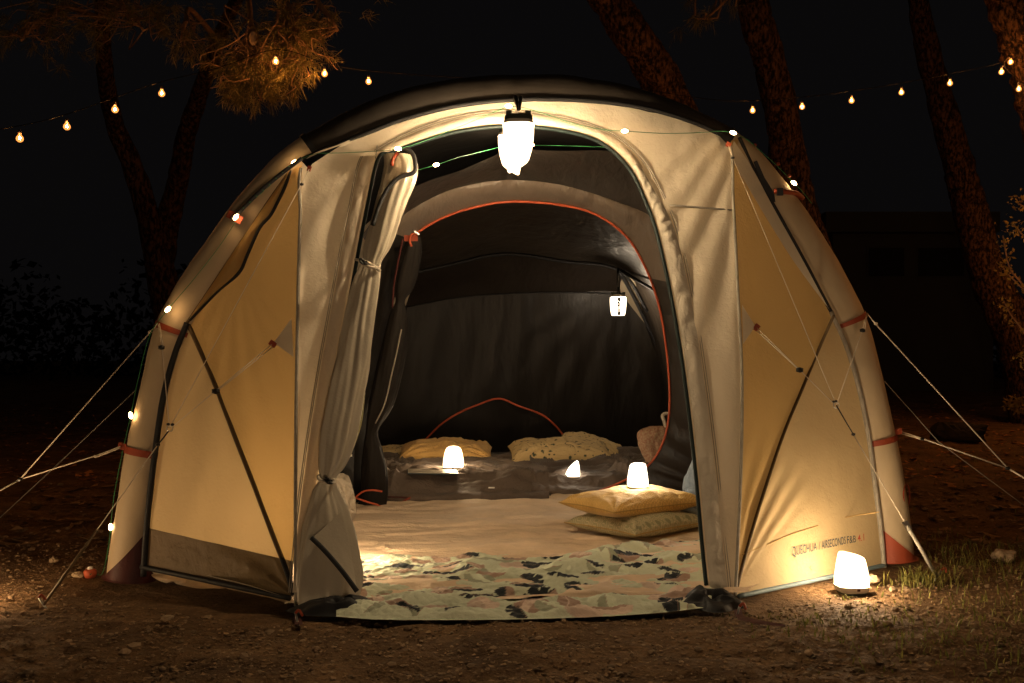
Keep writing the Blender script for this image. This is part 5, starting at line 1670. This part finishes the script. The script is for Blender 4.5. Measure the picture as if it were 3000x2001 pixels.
# flower print bag with rope handle behind the bedroom zip
M['floral'] = fabric('floral_cotton', (0.46, 0.33, 0.20), 0.85, 0, None, [(10, 0.02, 3, None)], 0.4, 75, c2=(0.26, 0.10, 0.06))
def bag():
    c = PT(1920, 1400, 6.15)
    e = empty('bag', (c[0], c[1], 0.12), 'flower print cloth bag with a rope handle at the right side of the bed', 'bag')
    prof = [(1925, 1248, 22), (1915, 1262, 40), (1912, 1290, 42), (1922, 1330, 36), (1930, 1370, 34), (1935, 1400, 36)]
    A = cr(np.array(prof, float), 40)
    th = np.linspace(0, 2 * math.pi, 32, endpoint=False)
    C = np.array([PT(a, b, 6.12) for a, b, w_ in A]); Wd = A[:, 2] / F * C[:, 1]
    G = np.zeros((40, 32, 3))
    for j, t in enumerate(th):
        G[:, j] = C + np.stack([math.cos(t) * Wd, -0.6 * math.sin(t) * Wd, 0 * Wd], -1)
    nz = fbm(np.stack([np.cos(th)[None] * 2 + 0 * A[:, :1], np.sin(th)[None] * 2 + 0 * A[:, :1], A[:, 1:2] / 60 + 0 * th[None]], -1), 311, 3)
    G = C[:, None] + (G - C[:, None]) * (1 + 0.25 * nz)[..., None]
    gridobj('body', G, M['floral'], e, closed_v=True)
    tube('handle', cr([PT(a, b, 6.1) for a, b in ((1950, 1252), (1945, 1232), (1941, 1218), (1950, 1211), (1964, 1214), (1975, 1226), (1978, 1250))], 30), 0.011, M['rope'], e, 8)
bag()

# ------------------------------------------------------------------ trees
def bark_mat():
    m, nt, out = new_mat('pine_bark')
    p = nd(nt, 'ShaderNodeBsdfPrincipled'); p.inputs['Roughness'].default_value = 0.95; p.inputs['Specular IOR Level'].default_value = 0.1
    tc = nd(nt, 'ShaderNodeTexCoord'); mp = nd(nt, 'ShaderNodeMapping'); mp.inputs['Scale'].default_value = (1, 1, 0.45)
    nt.links.new(tc.outputs['Object'], mp.inputs['Vector'])
    ns = nd(nt, 'ShaderNodeTexNoise'); ns.inputs['Scale'].default_value = 9; ns.inputs['Detail'].default_value = 4
    nt.links.new(mp.outputs['Vector'], ns.inputs['Vector'])
    ad = nd(nt, 'ShaderNodeVectorMath', operation='MULTIPLY_ADD'); ad.inputs[1].default_value = (0.12, 0.12, 0.12)
    nt.links.new(ns.outputs['Color'], ad.inputs[0]); nt.links.new(mp.outputs['Vector'], ad.inputs[2])
    vo = nd(nt, 'ShaderNodeTexVoronoi'); vo.feature = 'DISTANCE_TO_EDGE'; vo.inputs['Scale'].default_value = 17
    nt.links.new(ad.outputs['Vector'], vo.inputs['Vector'])
    rp = nd(nt, 'ShaderNodeValToRGB')
    rp.color_ramp.elements[0].position = 0.22; rp.color_ramp.elements[0].color = (0.008, 0.005, 0.003, 1)
    rp.color_ramp.elements[1].position = 0.52; rp.color_ramp.elements[1].color = (0.105, 0.054, 0.028, 1)
    fine = nd(nt, 'ShaderNodeTexNoise'); fine.inputs['Scale'].default_value = 34; fine.inputs['Detail'].default_value = 7; fine.inputs['Roughness'].default_value = 0.7
    nt.links.new(mp.outputs['Vector'], fine.inputs['Vector'])
    mul = nd(nt, 'ShaderNodeMath', operation='MULTIPLY_ADD'); mul.inputs[1].default_value = 0.7
    nt.links.new(vo.outputs['Distance'], mul.inputs[0])
    sb = nd(nt, 'ShaderNodeMapRange'); sb.inputs['From Min'].default_value = 0.35; sb.inputs['From Max'].default_value = 0.72; sb.inputs['To Max'].default_value = 0.62
    nt.links.new(fine.outputs['Fac'], sb.inputs['Value']); nt.links.new(sb.outputs['Result'], mul.inputs[2])
    nt.links.new(mul.outputs['Value'], rp.inputs['Fac'])
    nt.links.new(rp.outputs['Color'], p.inputs['Base Color'])
    b = nd(nt, 'ShaderNodeBump'); b.inputs['Strength'].default_value = 1; b.inputs['Distance'].default_value = 0.03
    nt.links.new(mul.outputs['Value'], b.inputs['Height'])
    n2 = noise_n(nt, 40, 5, 0.6)
    b2 = nd(nt, 'ShaderNodeBump'); b2.inputs['Distance'].default_value = 0.01
    nt.links.new(n2.outputs['Fac'], b2.inputs['Height']); nt.links.new(b.outputs['Normal'], b2.inputs['Normal'])
    nt.links.new(b2.outputs['Normal'], p.inputs['Normal'])
    nt.links.new(p.outputs['BSDF'], out.inputs['Surface'])
    return m
M['bark'] = bark_mat()
M['twig'] = plain('twig_bark', (0.20, 0.115, 0.065), 0.9, 0, 0.1, 0.2)
def trunk_geo(pxs, seed):
    A = np.array([np.append(P(a, b, d), r / F * d) for a, b, d, r in pxs])
    A = cr(A, 110)
    V, Fs = tube_geo(A[:, :3], A[:, 3], 32)
    C = np.repeat(A[:, :3], 32, 0)
    D = V - C
    rad = np.linalg.norm(D, axis=1, keepdims=True)
    n = fbm(V * np.array([9, 9, 3.5]), seed, 3)[:, None]
    vor = np.abs(vnoise(V * np.array([16, 16, 6.0]), seed + 5))[:, None]
    V = C + D * (1 + 0.10 * n - 0.14 * (1 - sstep(0, 0.22, vor)))
    return V, Fs
def needles(centers, n_each, length, spread_dir=None, rs=0):
    r = np.random.default_rng(rs)
    c = np.repeat(np.asarray(centers), n_each, 0)
    m = len(c)
    d = r.normal(size=(m, 3)) + np.array([0, 0, -0.25])
    if spread_dir is not None:
        d = d + np.repeat(np.asarray(spread_dir), n_each, 0) * 1.3
    d /= np.linalg.norm(d, axis=1, keepdims=True)
    L = length * (0.6 + 0.6 * r.random((m, 1)))
    s = np.cross(d, r.normal(size=(m, 3))); s /= np.linalg.norm(s, axis=1, keepdims=True)
    st = c + r.normal(size=(m, 3)) * length * 0.16
    wd = 0.0017
    V = np.stack([st - s * wd, st + s * wd, st + d * L * 0.6 + s * wd + np.array([0, 0, -0.004]), st + d * L + np.array([0, 0, -0.012]), st + d * L * 0.6 - s * wd + np.array([0, 0, -0.004])], 1)
    Fs = (np.array([[0, 1, 2, 4], [4, 2, 3, 3]])[None] + (np.arange(m) * 5)[:, None, None]).reshape(-1, 4)
    Fl = [[a, b, c_] if c_ == d_ else [a, b, c_, d_] for a, b, c_, d_ in Fs.tolist()]
    return V.reshape(-1, 3), Fl
M['needle'] = fabric('pine_needles', (0.095, 0.075, 0.020), 0.6, 0.15, (0.12, 0.10, 0.03), (), 0.35, 3.0, 0.3)

def twigs(start_px, targets, d, rs, r0=0.010):
    """crooked twigs from limb points to tufts"""
    rr = random.Random(rs)
    parts = []
    for (s, t) in targets:
        s, t = np.asarray(s), np.asarray(t)
        L = np.linalg.norm(t - s)
        mid = [s + (t - s) * k + np.array([rr.gauss(0, 1), rr.gauss(0, 1), rr.gauss(0, 1) + 0.25]) * L * 0.08 for k in (0.3, 0.6, 0.85)]
        pts = cr([s] + mid + [t], 10)
        parts.append(tube_geo(pts, np.linspace(r0, r0 * 0.35, 10), 5))
    return parts

# pine whose boughs hang in front of the left sky, lit by one festoon bulb
def pine_left():
    e = empty('pine_tree', tuple(P(500, 1250, 10.5) * np.array([1, 1, 0])), 'forked pine tree behind the left tent wall with drooping boughs', 'tree')
    t1 = trunk_geo([(560, 1500, 10.5, 54), (545, 1250, 10.5, 48), (500, 950, 10.5, 44), (462, 760, 10.4, 40), (425, 600, 10.3, 33), (385, 480, 10.2, 30), (335, 360, 10, 27), (310, 220, 9.6, 24), (300, 60, 9.2, 21), (290, -200, 8.8, 18)], 3)
    t2 = trunk_geo([(470, 800, 10.45, 36), (492, 650, 10.4, 33), (520, 540, 10.3, 31), (545, 400, 10.1, 28), (580, 290, 9.8, 25), (640, 120, 9.2, 21), (720, -60, 8.4, 17), (800, -220, 7.6, 12)], 8)
    V, Fs = join_geo([t1, t2])
    build('trunk', V, Fs, M['bark'], e)
    rr = random.Random(12)
    r2 = np.random.default_rng(3)
    limb = lambda pts: cr([P(*p) for p in pts], 20)
    limbs = [limb([(800, -220, 7.6), (830, -60, 7.2), (850, 60, 6.95), (860, 130, 6.85)]), limb([(800, -220, 7.6), (900, -40, 7.1), (965, 50, 6.9), (990, 90, 6.9)]),
             limb([(720, -60, 8.4), (730, 20, 7.4), (735, 90, 7.0), (720, 150, 6.9)]), limb([(640, 120, 9.2), (560, 30, 8.0), (545, 60, 7.4), (530, 120, 7.2)]),
             limb([(300, 60, 9.2), (200, 20, 8.2), (120, 60, 7.8), (60, 120, 7.6)]), limb([(300, 60, 9.2), (330, 10, 8.4), (380, 30, 8.0), (420, 90, 7.8)])]
    parts = [tube_geo(l, np.linspace(0.028, 0.010, 20), 6) for l in limbs]
    cen, dirs, tg = [], [], []
    def cluster(px, py, d, sx, sy, sd, n, li):
        for _ in range(n):
            a, b = rr.gauss(0, 1), rr.gauss(0, 1)
            c = P(px + a * sx, py + b * sy, d + rr.gauss(0, sd))
            l = limbs[li]
            k = rr.randint(9, 19)
            cen.append(c)
            v = c - l[k]; dirs.append(v / (np.linalg.norm(v) + 1e-6))
            if rr.random() < 0.45:
                tg.append((l[k], c))
    cluster(800, 190, 6.80, 70, 46, 0.14, 110, 0)
    cluster(860, 130, 6.85, 46, 45, 0.14, 46, 0)
    cluster(690, 210, 6.8, 38, 38, 0.10, 42, 2)
    cluster(745, 250, 6.75, 40, 26, 0.10, 48, 2)
    cluster(890, 105, 6.85, 28, 34, 0.10, 26, 1)
    cluster(965, 60, 6.9, 18, 16, 0.06, 7, 1)
    cluster(850, 40, 7.0, 80, 30, 0.2, 30, 0)
    cluster(575, 120, 7.2, 50, 26, 0.15, 34, 3)
    cluster(440, 60, 7.6, 90, 35, 0.3, 36, 5)
    cluster(250, 60, 7.8, 110, 45, 0.4, 36, 5)
    cluster(90, 90, 7.6, 90, 50, 0.4, 40, 4)
    cluster(300, 10, 7.8, 200, 25, 0.4, 40, 5)
    # second order twigs close to the lit bulb
    parts += twigs(None, tg, 0, 5, 0.0065)
    for _ in range(80):
        c = P(808 + rr.gauss(-30, 55), 140 + rr.gauss(0, 45), 6.78 + rr.gauss(0, 0.08))
        t = c + np.array([rr.gauss(-0.05, 0.10), rr.gauss(0, 0.05), -abs(rr.gauss(0.10, 0.08))])
        parts += twigs(None, [(c, t)], 0, rr.randint(0, 999), 0.0055)
    V, Fs = join_geo(parts)
    build('branches', V, Fs, M['twig'], e)
    V, Fs = needles(cen, 24, 0.090, dirs, 5)
    build('crown', V, Fs, M['needle'], e, smooth=False)
    # pine cone
    c = P(742, 112, 6.75)
    n1, n2 = 14, 14
    t = np.linspace(0, math.pi, n1)[:, None]; a = np.linspace(0, 2 * math.pi, n2, endpoint=False)[None]
    bump_ = 1 + 0.22 * np.sin(a * 6 + t * 8) * np.sin(t * 9)
    Gc_ = np.stack([np.sin(t) * np.cos(a) * 0.028 * bump_, np.sin(t) * np.sin(a) * 0.028 * bump_, np.cos(t) * 0.05 + 0 * a], -1) + c
    gridobj('cone', Gc_, plain('cone_scales', (0.30, 0.2, 0.12), 0.8), e, closed_v=True)
pine_left()

def simple_pine(label, pxs, seed, crown=()):
    b = P(pxs[0][0], pxs[0][1], pxs[0][2])
    e = empty('pine_tree', (b[0], b[1], 0.0), label, 'tree')
    V, Fs = trunk_geo(pxs, seed)
    build('trunk', V, Fs, M['bark'], e)
    if crown:
        rr = random.Random(seed)
        cen, dirs, tg = [], [], []
        top = P(*pxs[-1][:3])
        for (px, py, d, sx, sy, n) in crown:
            for _ in range(n):
                c = P(px + rr.gauss(0, sx), py + rr.gauss(0, sy), d + rr.gauss(0, 0.4))
                cen.append(c); v = c - top; dirs.append(v / (np.linalg.norm(v) + 1e-6))
                if rr.random() < 0.5: tg.append((top, c))
        V, Fs = needles(cen, 34, 0.13, dirs, seed)
        build('crown', V, Fs, M['needle'], e, smooth=False)
        V, Fs = join_geo(twigs(None, tg, 0, seed, 0.02))
        build('branches', V, Fs, M['twig'], e)
simple_pine('leaning pine trunk lit orange above the right of the tent roof',
            [(2080, 1330, 9.2, 85), (2060, 1000, 9.2, 80), (2035, 600, 9.2, 72), (2010, 420, 9.2, 66), (1952, 275, 9.1, 60), (1905, 180, 9.0, 56), (1850, 100, 8.9, 54), (1795, 20, 8.9, 52), (1740, -60, 8.8, 50), (1640, -220, 8.7, 46)], 21,
            [(1500, -420, 8.8, 220, 70, 60)])
simple_pine('dim slender pine trunk behind the right side of the tent',
            [(2480, 1330, 10.2, 70), (2460, 1050, 10.2, 66), (2400, 800, 10.2, 60), (2340, 620, 10.1, 56), (2310, 480, 10.1, 52), (2290, 340, 10.0, 50), (2262, 210, 10.0, 48), (2225, 90, 9.9, 46), (2195, -40, 9.9, 44), (2160, -220, 9.8, 40)], 27,
            [(2080, 30, 9.4, 60, 22, 10), (2200, -450, 9.6, 200, 70, 50)])
simple_pine('thick pine trunk at the right edge brightly lit by two globe bulbs',
            [(3400, 1420, 8.2, 165), (3330, 1000, 8.2, 150), (3230, 600, 8.2, 140), (3126, 300, 8.2, 132), (3080, 160, 8.2, 126), (3030, 0, 8.2, 118), (2985, -160, 8.2, 112), (2940, -340, 8.2, 106)], 33,
            [(2900, -520, 8.6, 240, 70, 60)])
simple_pine('faint pine trunk standing in the dark beyond the right guy ropes',
            [(3030, 1240, 13.0, 62), (2980, 1000, 13.0, 58), (2905, 830, 13.0, 54), (2862, 700, 13.0, 50), (2838, 600, 13.0, 47), (2815, 510, 13.0, 44), (2780, 380, 12.9, 40), (2730, 200, 12.8, 36), (2690, 0, 12.6, 30), (2650, -220, 12.5, 26)], 39,
            [(2640, -480, 12.4, 200, 70, 50)])

# shrub at the right edge
def shrub(label, base_pt, stems, seed, n_leaf=26, s=0.022):
    rr = random.Random(seed)
    e = empty('shrub', (base_pt[0], base_pt[1], 0.0), label, 'shrub')
    parts, V, Fs = [], [], []
    for st in stems:
        pts = cr([P(*q) for q in st], 26)
        parts.append(tube_geo(pts, np.linspace(0.006, 0.0022, 26), 6))
        for k in range(8, 26):
            for _ in range(2 if k < 18 else 5):
                c = pts[k] + np.array([rr.gauss(0, 0.012), rr.gauss(0, 0.012), rr.gauss(0, 0.012)]) * (1 if k < 18 else 1.9)
                d = Vector((rr.gauss(0, 1), rr.gauss(0, 1), rr.gauss(0.4, 1))).normalized()
                sd = d.cross(Vector((rr.gauss(0, 1), rr.gauss(0, 1), rr.gauss(0, 1)))).normalized()
                L = s * rr.uniform(0.6, 1.3)
                i0 = len(V)
                V += [c, c + np.array(d) * L * 0.5 + np.array(sd) * L * 0.26, c + np.array(d) * L, c + np.array(d) * L * 0.5 - np.array(sd) * L * 0.26]
                Fs += [[i0, i0 + 1, i0 + 2], [i0, i0 + 2, i0 + 3]]
    v, f = join_geo(parts)
    build('stems', v, f, M['twig'], e)
    build('foliage', np.array(V), Fs, M['leaf'], e, smooth=False)
M['leaf'] = fabric('olive_leaf', (0.20, 0.16, 0.035), 0.6, 0.3, (0.20, 0.15, 0.03), (), 0.5, 16, 0.3, c2=(0.32, 0.16, 0.03))
shrub('leafy shrub with yellow tipped twigs reaching in at the right edge', P(3080, 1560, 4.6),
      [[(3090, 1560, 4.6), (3080, 1100, 4.6), (3040, 900, 4.6), (2985, 835, 4.6), (2950, 800, 4.6), (2930, 770, 4.6)],
       [(3085, 1400, 4.6), (3060, 950, 4.6), (3000, 840, 4.62), (2960, 790, 4.62), (2945, 730, 4.62), (2938, 690, 4.62)],
       [(3090, 1300, 4.6), (3070, 800, 4.6), (3030, 720, 4.6), (2998, 690, 4.6), (2975, 665, 4.6), (2965, 650, 4.6)],
       [(3090, 1250, 4.6), (3075, 760, 4.6), (3040, 660, 4.6), (3005, 610, 4.6), (2990, 600, 4.6), (2978, 592, 4.6)],
       [(3090, 1500, 4.6), (3070, 1200, 4.65), (3030, 1030, 4.65), (2990, 960, 4.65), (2960, 920, 4.65), (2940, 880, 4.65)],
       [(3090, 1400, 4.6), (3080, 1120, 4.6), (3040, 1080, 4.6), (3010, 1060, 4.6), (2998, 1050, 4.6), (2992, 1045, 4.6)]], 77)
shrub('low dim shrub on the far leaf litter by the right edge', PG(3010, 1230),
      [[(3030, 1235, 9.0), (3000, 1210, 9.0), (2980, 1190, 9.0), (2965, 1175, 9.0)], [(3040, 1235, 9.0), (3010, 1200, 9.0), (2995, 1180, 9.0), (2990, 1168, 9.0)],
       [(3030, 1240, 9.0), (2990, 1205, 9.0), (2965, 1195, 9.0), (2950, 1185, 9.0)]], 79, s=0.04)

# dark undergrowth closing the view far behind
def undergrowth():
    r = np.random.default_rng(44)
    n = 15000
    x = (r.random(n) * 2 - 1) * 26
    y = 22 + 8 * r.random(n) + 0.06 * np.abs(x)
    top = 1.6 + 1.3 * fbm(np.stack([x * 0.35, y * 0.2, 0 * x], -1), 401, 4) + 0.9 * vnoise(np.stack([x * 1.3, y, 0 * x], -1), 402)
    z = ground_h(x, y) + np.maximum(top, 0.3) * r.random(n) ** 0.8
    d = r.normal(size=(n, 3)); d /= np.linalg.norm(d, axis=1, keepdims=True)
    s = np.cross(d, r.normal(size=(n, 3))); s /= np.linalg.norm(s, axis=1, keepdims=True)
    L = (0.12 + 0.22 * r.random(n))[:, None]
    c = np.stack([x, y, z], -1)
    V = np.stack([c, c + d * L * 0.5 + s * L * 0.28, c + d * L, c + d * L * 0.5 - s * L * 0.28], 1).reshape(-1, 3)
    Fs = (np.array([[0, 1, 2, 3]])[None] + (np.arange(n) * 4)[:, None, None]).reshape(-1, 4)
    m = fabric('dark_scrub_leaf', (0.006, 0.0055, 0.003), 0.8, 0.0, None, (), 0.4, 2.0, 0.1)
    tag(build('undergrowth', V, Fs, m, smooth=False, flat_origin=np.zeros(3)), 'dark scrub closing the view far behind the tent', 'undergrowth', kind='stuff')
undergrowth()

# ------------------------------------------------------------------ faint building far behind the right side
def building():
    M['render'] = plain('dark_render', (0.03, 0.027, 0.023), 0.9)
    M['dkglass'] = plain('dark_window', (0.012, 0.011, 0.010), 0.8, 0, 0.1)
    c = P(2680, 1150, 19.0); c[2] = 0
    e = empty('building', tuple(c), 'low building barely visible in the dark behind the right guy ropes', 'building')
    def bx(name, px0, py0, px1, py1, d, dep, mat, par):
        a, b = P(px0, py1, d), P(px1, py0, d)
        v, f = box_geo(((a[0] + b[0]) / 2, d + dep / 2, (a[2] + b[2]) / 2), b[0] - a[0], dep, b[2] - a[2])
        return build(name, v, f, mat, par, smooth=False)
    bx('wall', 2440, 680, 2910, 1190, 19.0, 3.0, M['render'], e)
    bx('roof', 2420, 620, 2930, 679, 18.7, 3.6, M['render'], e)
    for a, b in ((2540, 2655), (2685, 2830)):
        w_ = bx('window', a, 720, b, 815, 18.97, 0.02, M['render'], e)
        bx('pane', a + 6, 726, b - 6, 809, 18.95, 0.015, M['dkglass'], w_)
building()
